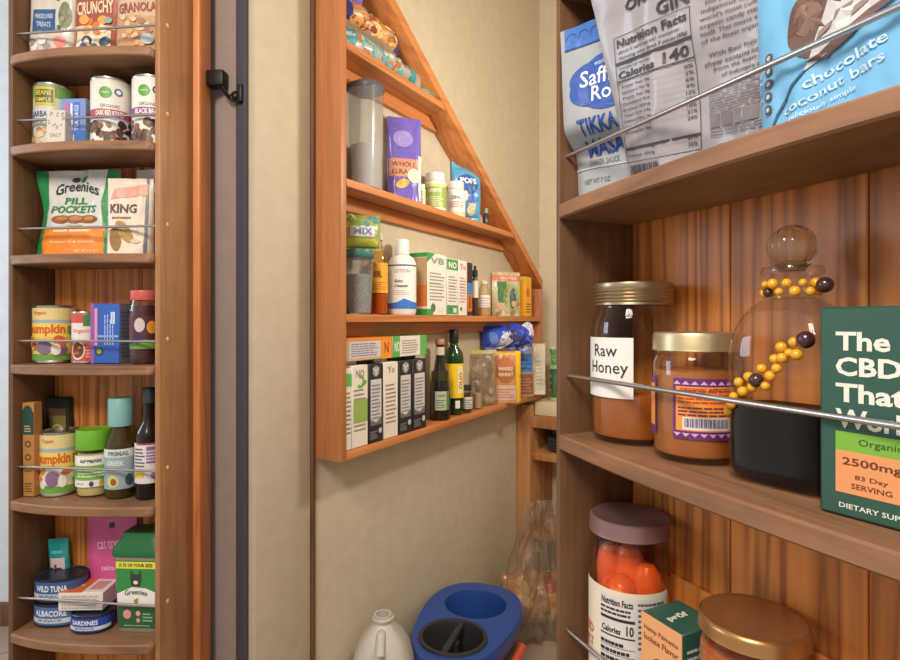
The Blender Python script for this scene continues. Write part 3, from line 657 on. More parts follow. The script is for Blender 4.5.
o = carton('snack_box', 'white and orange box lying across the small royal blue tin', 'box', .082, .058, .034, (232,224,214), art); FL.put(o, 90, .050, z+.0334, 8)
def art(b, S, w, h):
    D(b, S, rect(-w*.36, h*.04, w*.36, h*.74), (222,196,196), .0008); D(b, S, txt('Bar', -w*.04, h*.52, h*.28, None, .03, PI/2), (90,70,90), .0011); D(b, S, lines(-w*.2, w*.25, h*.08, h*.3, 4), (206,120,120), .0011)
    D(b, S, rect(-w*.3, h*.80, w*.3, h*.84), (90,190,184), .0009)
o = pouch('snack_bar', 'teal wrapped snack bar standing behind the blue tins', 'snack bar', .040, .140, .012, FOIL('teal', (40,150,150)), art, gus=False, seed=4, crumple=.002); FL.put(o, 63, .078, z+.0025, 6, 0, -4)
def art(b, S, w, h):
    D(b, S, txt('cat treats', 0, h*.68, w*.6, h*.09, .01, .1), (240,190,214), .0011); D(b, S, poly([(-w*.4, h*.02), (w*.3, h*.02), (w*.1, h*.14), (-w*.1, h*.22), (-w*.3, h*.16)]), (60,110,120), .001); D(b, S, ell(0, h*.86, w*.06, w*.06), (60,30,50), .0011); D(b, S, txt('salmon', 0, h*.45, w*.4), (240,200,220), .0011)
o = pouch('treat_pouch', 'bright pink pouch behind the green-lidded tub', 'pouch', .098, .200, .016, FOIL('pink', (206,86,146)), art, seed=6, crumple=.003); FL.put(o, 113, .083, z, 4)
w, dp, h = .094, .066, .180
o = thing('treat_tub', 'square treat tub with a dark green lid at the right of the sixth shelf', 'tub')
def sq(prof, m, sx, sy, b, n=44, pw=7): b.lathe(prof, m, n, 0, 0, sx, sy, pw)
b = B(); sq([(.84, 0), (.87, .003), (.985, h*.80)], clear('cloudy_tub', (214,206,198), .1, .55, .2, (190,180,172)), w/2, dp/2, b); b.build('tub_body', o)
b = B(); sq([(.80, .003), (.90, h*.45), (1e-6, h*.46)], M('brown_treats', (120,92,62), .7, 0, .6, 90), w/2*.96, dp/2*.96, b); b.build('contents', o)
b = B(); sq([(1.04, h*.775), (1.055, h*.785), (1.05, h*.82), (1.0, h*.86), (.74, h*.955), (.70, h), (.62, h), (1e-6, h*.985)], M('green_lid', (28,106,58), .4), w/2, dp/2, b); b.build('lid', o)
def tubS(x, y, o_): k = .87+.115*y/(h*.8); return (x*k, -(dp/2*k+.0004)-o_, y)
b = B(); L_ = w*.41
b.dec(rect(-L_, h*.05, L_, h*.74), tubS, (52,140,70), .0006, .02); b.dec(rect(-L_, h*.66, L_, h*.73), tubS, (232,222,70), .0010, .02); b.dec(txt('X 75 OF YOUR SIZE', 0, h*.695, L_*1.7, h*.035, .03), tubS, (50,50,30), .0014, .02)
b.dec(poly([(-L_, h*.28), (L_, h*.28), (L_, h*.42), (L_*.5, h*.46), (-L_*.2, h*.47), (-L_, h*.40)]), tubS, (238,234,230), .0010, .02); b.dec(rect(-L_, h*.05, L_, h*.28), tubS, (40,96,56), .0010, .02); b.dec(rect(-L_, h*.27, L_, h*.30), tubS, (226,160,170), .0012, .02)
b.dec(poly([(-w*.09, h*.48), (w*.09, h*.48), (w*.12, h*.56), (w*.10, h*.645), (w*.05, h*.60), (-w*.05, h*.60), (-w*.10, h*.645), (-w*.12, h*.56)]), tubS, (56,60,58), .0014); b.dec(ell(0, h*.52, w*.05, h*.02), tubS, (226,222,216), .0018)
b.dec(txt('Greenies', 0, h*.405, L_*1.2, h*.055, .02, 0, 0, .003), tubS, (40,84,60), .0014); b.dec(poly([(-w*.05, h*.34), (w*.05, h*.36), (w*.03, h*.29), (-w*.02, h*.28)]), tubS, (150,140,60), .0015)
b.dec(ell(-L_*.5, h*.19, w*.09, w*.09), tubS, (226,150,150), .0014); b.dec(ell(L_*.1, h*.2, w*.05, w*.05), tubS, (226,170,160), .0014); b.dec(ell(L_*.1, h*.13, w*.045, w*.045), tubS, (226,150,150), .0014); b.dec(lines(L_*.35, L_*.9, h*.12, h*.22, 3), tubS, (150,190,150), .0014); b.dec(lines(-L_*.7, L_*.8, h*.07, h*.09, 1), tubS, (150,190,150), .0014)
b.build('label', o); FL.put(o, 130, .043, z, 4); o.location = FL.P(LW-.0625, .0515, z+.0008)
# what shows of the shelf below
r = .018
o = jar('grey capped jar just showing under the sixth left shelf', 'spice_jar', 'jar', r, .138, r*.9, r*1.0, .026, M('grey_cap', (120,116,120), .45), .08, M('spice', (120,84,50), .8)); FL.put(o, 150, .03, ZL[7], 0)

# ------------------------------------------------------------------ pine wall shelf, from the top board down
RV = -58
def lay(name, label, cat, t0, t1, z, h, dep, d, m, art, **k):
    o = pouch(name, label, cat, t1-t0, h, dep, m, art, **k); o.location = FM.P((t0+t1)/2, d, z+.0008); o.rotation_euler = (0, 0, FM.a); return o
z = ZM[0]
def art(b, S, w, h):
    q = random.Random(3)
    for k in range(26): D(b, S, ell(q.uniform(-.44, .2)*w, q.uniform(.2, .8)*h, w*.04, h*.1, 10, q.uniform(0, 3)), [(96,176,182),(196,214,214),(170,110,70)][k % 3], .0008+.00005*k)
    D(b, S, rect(-w*.48, h*.2, -w*.36, h*.8), (60,150,168), .002); D(b, S, rect(w*.24, h*.15, w*.34, h*.85), (60,150,160), .002)
lay('snack_bag', 'long pale snack bag with teal ends lying on the top pine board', 'snack bag',   .026, .37, z, .062, .062, .042, FOIL('paleteal', (170,168,160)), art, gus=False, seed=31, crumple=.006, ft=.05)
def art(b, S, w, h):
    q = random.Random(8)
    for k in range(44): D(b, S, ell(q.uniform(-.36, .40)*w, q.uniform(.15, .85)*h, w*.06, h*.08, 10, q.uniform(-.3, .3)), [(196,120,56),(226,160,84),(150,64,48),(240,200,130)][k % 4], .0008+.00004*k)
    D(b, S, rect(-w*.5, h*.1, -w*.34, h*.9), (40,48,120), .0028); D(b, S, rect(w*.40, h*.1, w*.49, h*.9), (56,60,130), .0028)
lay('snack_bag', 'golden snack bag with dark blue ends, lying on the long pale bag', 'snack bag', .022, .255, z+.0635, .060, .060, .042, FOIL('gold', (176,150,124)), art, gus=False, seed=33, crumple=.006, ft=.05)
def art(b, S, w, h):
    for k, e in enumerate(blobs(10, -w*.4, w*.4, h*.1, h*.9, w*.16, 4)): D(b, S, e, [(206,196,220),(110,90,190),(150,130,206)][k % 3], .0008+.0001*k)
lay('snack_bag', 'purple and white bag at the very top left of the pine shelf', 'snack bag', .022, .120, z+.1245, .13, .05, .042, FOIL('violet', (134,110,196)), art, gus=False, seed=35, crumple=.008)
def art(b, S, w, h): D(b, S, ell(0, h*.5, w*.3, h*.3), (90,140,120), .001)
lay('snack_bag', 'small teal packet in the narrow corner of the top pine board', 'snack bag', .365, .420, z, .030, .04, .036, FOIL('teal2', (104,170,160)), art, gus=False, seed=36, crumple=.004)

z = ZM[1]
o = thing('storage_container', 'tall clear plastic container with a dark lid on the second pine board', 'container')
r, h = .037, .250
b = B(); b.lathe([(r*.86, 0), (r*.88, .003), (r, h*.93), (r*1.02, h*.94), (r*1.02, h*.95)], PLAST, 44, 0, 0, 1, 1, 3); b.build('container_body', o)
b = B(); b.lathe([(r*1.04, h*.94), (r*1.06, h*.95), (r*1.06, h*.985), (r*1.0, h), (1e-6, h)], M('slate_lid', (82,86,98), .45), 44, 0, 0, 1, 1, 3); b.build('lid', o); FM.put(o, 366, .040, z, 0)
b = B(); b.lathe([(r*.82, .004), (r*.86, h*.42), (1e-6, h*.44)], M('pale_flour', (196,192,190), .9), 36, 0, 0, 1, 1, 3); b.build('contents', o)
def art(b, S, w, h):
    D(b, S, rect(-w*.5, h*.28, w*.5, h*.50), (206,140,110), .0008); D(b, S, txt('WHOLE', -w*.05, h*.43, w*.7, h*.06), (110,60,60), .0012); D(b, S, txt('GRAIN', -w*.05, h*.34, w*.7, h*.06), (110,60,60), .0012)
    D(b, S, ell(w*.24, h*.30, w*.2, w*.2), (240,226,190), .0016); D(b, S, ell(-w*.1, h*.2, w*.2, h*.05, 20, .4), (224,180,90), .0014); D(b, S, ell(-w*.05, h*.74, w*.3, h*.1), (150,136,206), .0012)
    D(b, S, rect(w*.38, 0, w*.5, h*.55), (232,226,226), .0018)
o = pouch('snack_bag', 'tall purple and salmon bag on the second pine board', 'snack bag', .092, .222, .05, FOIL('purple', (112,96,186)), art, seed=41, crumple=.006); FM.put(o, 404, .040, z, -40)
WPL = M('white_bottle_plastic', (234,232,226), .4)
def pill(label, px, d, r, h, col, art, group=None):
    o = bottle(label, 'supplement_bottle', 'bottle', [(r*.92, 0), (r, .003), (r, h*.70), (r*.92, h*.76), (r*.72, h*.79), (r*.72, h*.82)], WPL, [(r*.84, h*.79), (r*.86, h*.80), (r*.85, h*.985), (r*.78, h), (1e-6, h)], M('white_cap', (228,228,224), .5), (r*1.012, h*.08, h*.68, col, 2.4), art, group=group)
    FM.put(o, px, d, z, RV); return o
def art(b, S, R, z0, z1): D(b, S, lines(-R*.5, R*.5, z0, z1, 5), (150,140,110), .0005, ML)
pill('tiny pill bottle between the purple bag and the green-labelled bottle', 421, .020, .0125, .055, (206,196,160), art)
def art(b, S, R, z0, z1):
    D(b, S, rect(-R*1.6, z0, R*1.6, z0+(z1-z0)*.92), (150,172,84), .0004, ML); D(b, S, txt('GREENS', 0, z0+(z1-z0)*.72, R*1.2, .010, .03), (236,236,214), .0007, ML); D(b, S, lines(-R*.8, R*.8, z0+.004, z0+(z1-z0)*.5, 5), (214,222,176), .0007, ML); D(b, S, rect(-R*.9, z0+(z1-z0)*.86, R*.9, z1), (226,214,120), .0008, ML)
pill('white bottle with a green label on the second pine board', 435, .040, .0325, .110, (206,214,170), art)
def art(b, S, R, z0, z1):
    D(b, S, txt('ZINC', 0, z0+(z1-z0)*.75, R*1.2, .011, .03), (90,110,110), .0006, ML); D(b, S, lines(-R*.8, R*.8, z0+(z1-z0)*.3, z0+(z1-z0)*.6, 4), (190,110,110), .0006, ML); D(b, S, rect(-R*1.8, z0, R*1.8, z0+.006), (226,200,120), .0006, ML)
pill('white bottle with pale label, right of the green-labelled bottle', 456, .036, .028, .110, (222,226,220), art)
def art(b, S, w, h):
    D(b, S, rect(-w*.5, h*.88, w*.5, h), (86,170,206), .0008); D(b, S, ell(-w*.05, h*.62, w*.36, h*.17), (40,90,160), .001); D(b, S, txt('POPS', -w*.02, h*.68, w*.56, h*.10, .04), (226,236,244), .0014)
    for k, e in enumerate(blobs(9, -w*.3, w*.3, h*.10, h*.5, w*.14, 6)): D(b, S, e, [(60,110,190),(150,196,226),(226,226,226),(206,190,150)][k % 4], .0010+.0002*k)
o = pouch('snack_bag', 'bright blue bag at the right end of the second pine board', 'snack bag', .102, .188, .05, FOIL('sky', (84,158,206)), art, gus=False, seed=43, crumple=.006, ft=.09); FM.put(o, 466, .046, z, -34)
o = bottle('tiny dark dropper bottle at the far end of the second pine board', 'dropper_bottle', 'bottle', [(.010, 0), (.011, .002), (.011, .034), (.006, .040), (.006, .046)], M('dark_vial', (70,54,48), .3), [(.0075, .042), (.0075, .058), (1e-6, .06)], M('grey_cap2', (150,146,140), .5)); FM.put(o, 486, .022, z, 0)

z = ZM[2]
o = thing('storage_container', 'clear container with a teal lid at the left of the third pine board', 'container')
r, h = .034, .150
b = B(); b.lathe([(r*.8, 0), (r*.83, .003), (r*.98, h*.86), (r*1.02, h*.87), (r*1.02, h*.89)], PLAST, 40); b.build('container_body', o)
b = B(); b.lathe([(r*1.03, h*.87), (r*1.08, h*.885), (r*1.08, h*.93), (r*.98, h*.955), (r*.95, h), (r*.85, h), (1e-6, h*.985)], M('teal_lid', (60,110,104), .4), 40); b.build('lid', o)
b = B(); b.lathe([(r*.77, .004), (r*.90, h*.62), (1e-6, h*.63)], M('grey_seeds', (150,150,150), .9, 0, .6, 200, 0, .3), 36); b.build('contents', o); FM.put(o, 359, .040, z, 0)
def art(b, S, w, h):
    D(b, S, rect(-w*.36, h*.36, w*.3, h*.66), (214,214,220), .001); D(b, S, txt('MIX', -w*.02, h*.51, w*.5, h*.2, .03), (110,120,150), .0014); D(b, S, rect(-w*.4, h*.1, w*.4, h*.30), (206,206,80), .001)
    for k, e in enumerate(blobs(10, -w*.45, w*.45, h*.68, h*.95, w*.1, 2)): D(b, S, e, [(120,150,70),(206,206,110),(90,140,150)][k % 3], .001+.0001*k)
o = pouch('snack_bag', 'green and yellow printed bag lying on the teal-lidded container', 'snack bag', .088, .082, .05, FOIL('lime', (150,170,100)), art, gus=False, seed=45, crumple=.006); FM.put(o, 362, .038, z+.151, -40)
r, h = .024, .205
o = bottle('clear bottle of amber oil with a yellow label, behind the white bottle', 'oil_bottle', 'bottle', [(r*.9, 0), (r, .003), (r, h*.62), (r*.8, h*.72), (r*.45, h*.84), (r*.42, h*.90)], clear('amber_bottle', (240,214,170), .14), [(r*.5, h*.90), (r*.5, h*.99), (1e-6, h)], M('pale_cap', (214,206,180), .5), (r*1.014, h*.26, h*.62, (236,170,40), 2.3),
  lambda b, S, R, z0, z1: (D(b, S, txt('OIL', R*.1, z0+(z1-z0)*.62, R*.8, .016, .03), (120,70,30), .0006, ML), D(b, S, lines(-R*.8, R*.9, z0+.008, z0+(z1-z0)*.4, 4), (206,110,40), .0006, ML)), h*.60, M('amber_oil', (186,104,40), .3)); FM.put(o, 378, .050, z, RV)
r, h = .037, .196
def art(b, S, R, z0, z1):
    k = z1-z0; D(b, S, rect(-R*2.5, z0+k*.93, R*2.5, z0+k*.96), (84,76,130), .0005, ML); D(b, S, txt('LOTION', R*.05, z0+k*.82, R*1.1, .009), (150,150,160), .0005, ML); D(b, S, txt('Skin', -R*.2, z0+k*.60, R*.6, .008, .03), (90,84,100), .0005, ML); D(b, S, txt('Cleanser', 0, z0+k*.50, R*1.0, .008, .03), (90,84,100), .0005, ML); D(b, S, lines(-R*.6, R*.6, z0+k*.3, z0+k*.42, 3), (190,190,196), .0005, ML)
    D(b, S, poly([(-R*1.3, z0), (R*1.5, z0), (R*1.5, z0+k*.13), (R*.9, z0+k*.15), (R*.2, z0+k*.22), (-R*.3, z0+k*.14), (-R*1.3, z0+k*.1)]), (52,120,206), .0006, ML); D(b, S, poly([(-R*1.9, z0), (-R*.9, z0), (-R*.6, z0+k*.07), (-R*1.3, z0+k*.13), (-R*1.9, z0+k*.10)]), (150,70,110), .0009, ML)
o = bottle('large white bottle with a blue wave label on the third pine board', 'lotion_bottle', 'bottle', [(r*.9, 0), (r, .006), (r, h*.64), (r*.97, h*.70), (r*.80, h*.76), (r*.45, h*.80), (r*.42, h*.84)], WPL, [(r*.50, h*.80), (r*.53, h*.805), (r*.50, h*.985), (r*.44, h), (1e-6, h)], M('white_cap', (228,228,224), .5), (r*1.008, h*.08, h*.68, (236,234,230), 2.6), art); FM.put(o, 402, .040, z, RV)
# upright boxes
def mart(c1, c2, word, top=True, cs=(150,150,146), side=None):
    def art(b, S, w, dp, h):
        if c1: b.dec(rect(-w/2, h*.80, w/2, h*.985), S, c1, .0003)
        if c2: b.dec(rect(-w/2, h*.02, w/2, h*.18), S, c2, .0003)
        b.dec(txt(word, 0, h*.885, w*.72, h*.11, .03), S, (240,238,230) if c1 else cs, .0006)
        b.dec(lines(-w*.38, w*.4, h*.24, h*.72, 9, .4, 5), S, cs, .0005); b.dec(rect(-w*.42, h*.50, w*.42, h*.507), S, cs, .0006)
        b.dec(ell(-w*.2, h*.12, w*.12, w*.12), S, (90,120,90), .0006); b.dec(rect(w*.05, h*.05, w*.36, h*.13), S, (226,222,214), .0006)
        if side: b.dec(rect(-dp/2, 0, dp/2, h), lf(w), side[0], .0003); b.dec(rect(-dp*.5, h*.18, dp*.5, h*.45), lf(w), side[1], .0005); b.dec(lines(-dp*.36, dp*.36, h*.5, h*.85, 6), lf(w), (206,190,160), .0006); b.dec(rect(-dp*.5, 0, dp*.5, h*.12), lf(w), (50,150,70), .0006)
    return art
def mbox(label, px0, px1, h, col, art, d=.040, dep=.062, group=None, name='food_carton', gap=.0008):
    w = wid(FM, px0, px1, d-dep/2)-gap; o = carton(name, label, 'carton', w, dep, h, col, art, group)
    tc = (FM.t(px0, d-dep/2)+FM.t(px1, d-dep/2))/2; o.location = FM.P(tc, d, z+.0008); o.rotation_euler = (0, 0, FM.a); return o
def art(b, S, w, dp, h):
    mart(None, None, 'V8')(b, S, w, dp, h); G = (54,158,74)
    b.dec(poly([(-w*.5, h), (-w*.5, h*.84), (-w*.1, h)]), S, G, .0004); b.dec(rect(-w*.5, 0, -w*.2, h*.10), S, G, .0004)
    b.dec(rect(-dp*.5, h*.93, dp*.5, h), lf(w), G, .0004); b.dec(rect(-dp*.5, 0, dp*.5, h*.10), lf(w), G, .0004); b.dec(rect(-dp*.5, h*.28, dp*.5, h*.92), lf(w), (196,160,124), .0003); b.dec(rect(-dp*.5, h*.14, dp*.5, h*.48), lf(w), (214,120,60), .0005)
mbox('wide white carton with green corners beside the white lotion bottle', 427, 446.5, .170, (232,230,222), art)
mbox('white carton with green top and foot, third pine board', 447, 458, .165, (230,230,222), mart((66,160,84), (66,160,84), 'NO'), group=None)
mbox('plain white carton right of the green-topped one, third pine board', 458.5, 467, .165, (232,228,222), mart(None, None, 'Yo', cs=(196,130,140)))
def art(b, S, w, dp, h):
    b.dec(rect(-w/2, h*.62, w/2, h), S, (40,44,54), .0003); b.dec(rect(-w/2, h*.40, w/2, h*.62), S, (60,130,190), .0003); b.dec(rect(-w/2, 0, w/2, h*.08), S, (50,40,60), .0004); b.dec(txt('MISO', 0, h*.26, h*.22, None, .02, PI/2), S, (90,50,20), .0006)
mbox('slim dark, blue and orange box on the third pine board', 467.4, 472.4, .162, (200,116,50), art)
r = .0105; h = .160
o = bottle('slim vial with a black dropper top on the third pine board', 'dropper_bottle', 'bottle', [(r*.9, 0), (r, .003), (r, h*.70), (r*.6, h*.77), (r*.5, h*.80)], M('dark_vial', (70,54,48), .3), [(r*.85, h*.78), (r*.85, h*.9), (r*.45, h*.93), (r*.4, h), (1e-6, h)], M('black_rubber', (30,28,30), .6), (r*1.03, h*.36, h*.70, (226,226,220), 2.4)); FM.put(o, 475, .030, z, RV)
r = .021; h = .118
o = bottle('small cream bottle with golden liquid on the third pine board', 'syrup_bottle', 'bottle', [(r*.92, 0), (r, .003), (r, h*.58), (r*.86, h*.76), (r*.5, h*.88), (r*.48, h*.92)], clear('cream_glass', (240,226,196), .14, .3, .05, (226,214,180)), [(r*.55, h*.9), (r*.55, h*.985), (1e-6, h)], M('cream_cap', (226,214,180), .5), (r*1.02, h*.24, h*.58, (232,226,220), 2.4), lambda b, S, R, z0, z1: D(b, S, lines(-R*.8, R*.8, z0+.004, z1-.004, 4), (180,170,170), .0005, ML), h*.24, M('golden_syrup', (214,160,50), .3)); FM.put(o, 484, .036, z, RV)
def art(b, S, w, h):
    D(b, S, rect(-w*.5, h*.80, w*.5, h*.92), (214,120,100), .0008); D(b, S, rect(-w*.36, h*.30, -w*.04, h*.78), (60,120,70), .001); D(b, S, ell(w*.16, h*.40, w*.12, h*.24, 20, -.15), (70,96,100), .0014); D(b, S, ell(w*.12, h*.4, w*.3, h*.34), (160,170,110), .0011)
    for k, e in enumerate(blobs(10, -w*.4, w*.4, h*.06, h*.3, w*.1, 3)): D(b, S, e, [(196,170,140),(150,120,90),(206,150,130)][k % 3], .0014+.0001*k)
    D(b, S, txt('OLIVES', w*.05, h*.86, w*.6, h*.06), (244,226,214), .0013)
o = pouch('snack_bag', 'pale bag with red band and green pictures on the third pine board', 'snack bag', .118, .160, .045, FOIL('sage', (190,186,150)), art, seed=47, crumple=.005); FM.put(o, 506, .040, z, -34)
def art(b, S, w, dp, h): b.dec(ell(-w*.1, h*.6, w*.3, w*.3), S, (206,110,40), .0004); b.dec(lines(-w*.4, w*.4, h*.1, h*.36, 4), S, (150,90,30), .0004); b.dec(rect(-dp/2, h*.86, dp/2, h), lf(w), (206,180,70), .0004)
mbox('yellow carton near the right end of the third pine board', 525.5, 531.5, .150, (240,176,36), art, .036, .055)
def art(b, S, w, h): D(b, S, rect(-w*.4, h*.3, w*.4, h*.6), (120,124,140), .001); D(b, S, rect(-w*.4, h*.05, w*.4, h*.2), (90,96,120), .001)
o = pouch('snack_bag', 'small silver bag in the right corner of the third pine board', 'snack bag', .060, .105, .03, FOIL('silver', (186,182,174)), art, seed=49, crumple=.006); FM.put(o, 536, .040, z, -45)

z = ZM[3]
def tall(label, px0, px1, h, dark, word, extra=None):
    w = wid(FM, px0, px1, .004)-.0012; o = thing('broth_carton', label, 'carton', 'tall cartons on the lowest pine board'); dp = .070
    base_ = (40,40,42) if dark else (230,224,212); ink = (214,210,204) if dark else (150,130,124)
    b = B(); b.box(-w/2, w/2, -dp/2, dp/2, 0, h, C(*base_), .0015, 1); S = fl(dp)
    b.dec(txt(word, 0, h*.90, w*.5, h*.09, .02), S, ink, .0004)
    if dark:
        b.dec(ell(0, h*.905, w*.24, w*.24), S, (150,150,150), .0003); b.dec(rect(-w*.38, h*.22, w*.38, h*.80), S, (206,204,204), .0003); b.dec(lines(-w*.32, w*.34, h*.30, h*.76, 10, .4, 3), S, (120,120,126), .0006); b.dec(ell(w*.3, h*.14, w*.12, w*.12), S, (190,190,190), .0004); b.dec(lines(-w*.4, w*.1, h*.05, h*.16, 4), S, (140,140,140), .0004); b.dec(poly([(-w*.38, h*.22), (w*.38, h*.22), (w*.38, h*.32), (0, h*.25), (-w*.38, h*.30)]), S, (110,110,116), .0008)
    else: b.dec(lines(-w*.38, w*.4, h*.2, h*.74, 10, .4, 4), S, ink, .0004)
    if extra: extra(b, S, w, h, dp)
    b.build('carton_body', o)
    b = B(); b.box(-w*.44, w*.44, -.004, .004, h+.0002, h+.009, C(*base_), .001, 1); b.build('top_fold', o)
    tc = (FM.t(px0, .004)+FM.t(px1, .004))/2; o.location = FM.P(tc, .040, z+.0008); o.rotation_euler = (0, 0, FM.a); return o
GR = (110,170,80)
tall('white and green carton at the left end of the tall carton row', 346, 352, .180, 0, 'N', lambda b, S, w, h, dp: (b.dec(rect(-w*.5, h*.78, w*.5, h*.93), S, (90,180,90), .0006),))
tall('white carton with green leaf and green block, second in the tall carton row', 352, 368.5, .184, 0, 'NO', lambda b, S, w, h, dp: (b.dec(rect(-w*.40, h*.30, w*.46, h*.58), S, (150,176,90), .0006), b.dec(ring(w*.02, h*.80, w*.14, w*.26, 20, -2.4, 2.0), S, GR, .0006), b.dec(ell(w*.25, h*.78, w*.16, h*.03, 14, .5), S, GR, .0007)))
tall('black carton between the green-blocked white carton and the plain white one', 369, 383.5, .184, 1, 'Y')
tall('plain white carton with brown print in the tall carton row', 384, 398.5, .184, 0, 'Yo')
tall('black carton just right of the plain white carton, lowest pine board', 399.2, 412.5, .184, 1, 'Y')
tall('black carton at the right end of the row, beside the dark oil bottle', 413, 426.5, .184, 1, 'Y')
def lying(label, t0, t1, zz, h, dep, d, col, art):
    w = t1-t0; o = carton('food_carton', label, 'carton', w, dep, h, col, art); o.location = FM.P((t0+t1)/2, d, zz+.0008); o.rotation_euler = (0, 0, FM.a); return o
def art(b, S, w, dp, h):
    b.dec(rect(w*.26, 0, w*.5, h), S, (236,150,40), .0003); b.dec(rect(-w*.5, h*.86, w*.5, h), S, (226,140,50), .0004); b.dec(rect(-w*.42, h*.12, w*.24, h*.84), S, (206,202,206), .0004); b.dec(lines(-w*.38, w*.2, h*.2, h*.8, 6, .45, 4), S, (120,116,130), .0006); b.dec(txt('N', w*.38, h*.5, w*.1, h*.5, .02), S, (150,70,20), .0006); b.dec(rect(-w*.5, -dp*.5, w*.5, dp*.5), tp(h), (214,130,60), .0003)
lying('orange and white carton lying on top of the tall carton row', .022, .193, z+.194, .052, .066, .041, (206,170,140), art)
def art(b, S, w, dp, h):
    b.dec(rect(-w*.5, 0, -w*.30, h), S, (90,170,84), .0003); b.dec(rect(w*.30, 0, w*.5, h), S, (96,176,90), .0003); b.dec(lines(-w*.24, w*.26, h*.15, h*.85, 6, .45, 6), S, (150,150,140), .0005); b.dec(txt('NO', -w*.38, h*.5, w*.14, h*.5, .02), S, (236,236,224), .0006); b.dec(rect(-w*.5, -dp*.5, w*.5, dp*.5), tp(h), (96,166,84), .0003)
lying('green and white carton lying on the black cartons', .197, .350, z+.194, .052, .066, .041, (228,226,216), art)
# bottles and bags
r = .0295; h = .232
o = bottle('dark olive oil bottle with a small pale label, front of the lowest board', 'oil_bottle', 'bottle', [(r*.9, 0), (r, .004), (r, h*.34), (r*.92, h*.45), (r*.55, h*.66), (r*.42, h*.76), (r*.42, h*.94)], clear('dark_olive_glass', (96,90,40), .15, .5, .05, (30,30,16)), [(r*.47, h*.93), (r*.49, h*.94), (r*.47, h*.99), (r*.4, h), (1e-6, h)], M('rose_cap', (176,120,104), .45), (r*1.014, h*.13, h*.36, (176,190,164), .75), lambda b, S, R, z0, z1: (D(b, S, rect(R*.4, z0, R*.75, z1), (90,130,90), .0005, ML), D(b, S, txt('OLIVE', -R*.1, z1-.012, R*.7, .008), (80,90,70), .0006, ML), D(b, S, lines(-R*.6, R*.3, z0+.006, z1-.02, 4), (110,120,100), .0006, ML)), h*.6, M('dark_olive_oil', (58,54,18), .3)); FM.put(o, 440, .034, z, RV+14)
b = B(); sleeve(b, r*.46, h*.80, h*.90, C(206,196,170)); b.build('neck_label', o)
r = .030; h = .258
o = bottle('green glass bottle with a yellow label and black cap', 'oil_bottle', 'bottle', [(r*.92, 0), (r, .004), (r, h*.66), (r*.9, h*.73), (r*.45, h*.80), (r*.38, h*.84), (r*.38, h*.9)], clear('green_glass', (40,150,70), .18, .35, .04, (14,80,36)), [(r*.46, h*.84), (r*.48, h*.845), (r*.46, h*.99), (r*.4, h), (1e-6, h)], M('black_cap2', (40,36,34), .4), (r*1.02, h*.20, h*.60, (236,200,30), 2.3), lambda b, S, R, z0, z1: (D(b, S, rect(R*.35, z0+.012, R*1.0, z1-.008), (226,220,190), .0005, ML), D(b, S, txt('OLIO', R*.68, (z0+z1)/2, .05, .012, .03, PI/2), (180,60,40), .0008, ML)), h*.62, M('green_oil', (30,76,30), .3)); FM.put(o, 454, .046, z, RV)
b = B(); S = cy(r*1.02); D(b, S, rect(r*.1, h*.08, r*.6, h*.17), (226,226,220), .0004, ML); b.build('label', o)
r = .0165
o = jar('small dark spice jar with a pale label in front of the clear bag', 'spice_jar', 'jar', r, .085, r*.8, r*.86, .016, M('black_cap2', (40,36,34), .4), .06, M('spice_dark', (60,44,32), .9)); b = B(); sleeve(b, r*1.02, .014, .050, C(206,206,196), -1.6, 1.6); D(b, cy(r*1.02), lines(-r, r, .018, .046, 4), (110,116,110), .0005, ML); b.build('label', o); FM.put(o, 467, .022, z, RV)
o = jar('small clear jar right of the dark spice jar', 'glass_jar', 'jar', .017, .088, .0145, .0155, .014, M('silver_lid', (180,176,170), .3, .8), .05, M('oats', (176,150,120), .9)); FM.put(o, 477.5, .030, z, RV)
def art(b, S, w, h):
    for k, e in enumerate(blobs(26, -w*.4, w*.4, h*.05, h*.7, w*.10, 9)): D(b, S, e, [(170,150,120),(130,110,86),(196,180,150),(120,130,80)][k % 4], -.002+.00005*k)
    D(b, S, rect(-w*.5, h*.93, w*.5, h), (206,190,120), .001)
o = pouch('clear_bag', 'clear crinkled bag between the green bottle and the loaf', 'bag', .105, .185, .045, BAGF, art, seed=51, crumple=.008); FM.put(o, 482, .052, z, -40)
o2 = None
def art(b, S, w, h):
    D(b, S, rect(-w*.5, 0, -w*.42, h), (236,190,50), .0008); D(b, S, rect(w*.30, 0, w*.5, h), (240,196,40), .0010); D(b, S, ell(-w*.06, h*.62, w*.33, h*.24), (166,96,54), .0012); D(b, S, ell(-w*.06, h*.76, w*.30, h*.12), (186,110,70), .0020); D(b, S, txt('WHOLE', -w*.06, h*.66, w*.5, h*.07, .02), (240,220,190), .0030); D(b, S, txt('WHEAT', -w*.06, h*.55, w*.5, h*.07, .02), (240,220,190), .0030)
    D(b, S, rect(-w*.40, h*.06, w*.28, h*.34), (206,170,150), .0010); D(b, S, rect(-w*.40, h*.92, w*.3, h*.97), (230,180,60), .0012); D(b, S, lines(-w*.32, w*.2, h*.1, h*.3, 4), (160,110,90), .0014)
o = pouch('bread_bag', 'bagged brown loaf with yellow edges at the end of the lowest board', 'bread', .105, .178, .06, FOIL('bread', (196,140,90)), art, seed=53, crumple=.004, ft=.04); FM.put(o, 506, .012, z, -50)
def art(b, S, w, h):
    D(b, S, rect(-w*.4, h*.5, w*.4, h*.86), (60,130,206), .001); D(b, S, lines(-w*.35, w*.35, h*.55, h*.8, 3), (40,80,150), .0014); D(b, S, rect(-w*.45, h*.05, w*.45, h*.45), (150,96,66), .001); D(b, S, lines(-w*.35, w*.35, h*.1, h*.4, 5), (190,140,110), .0014)
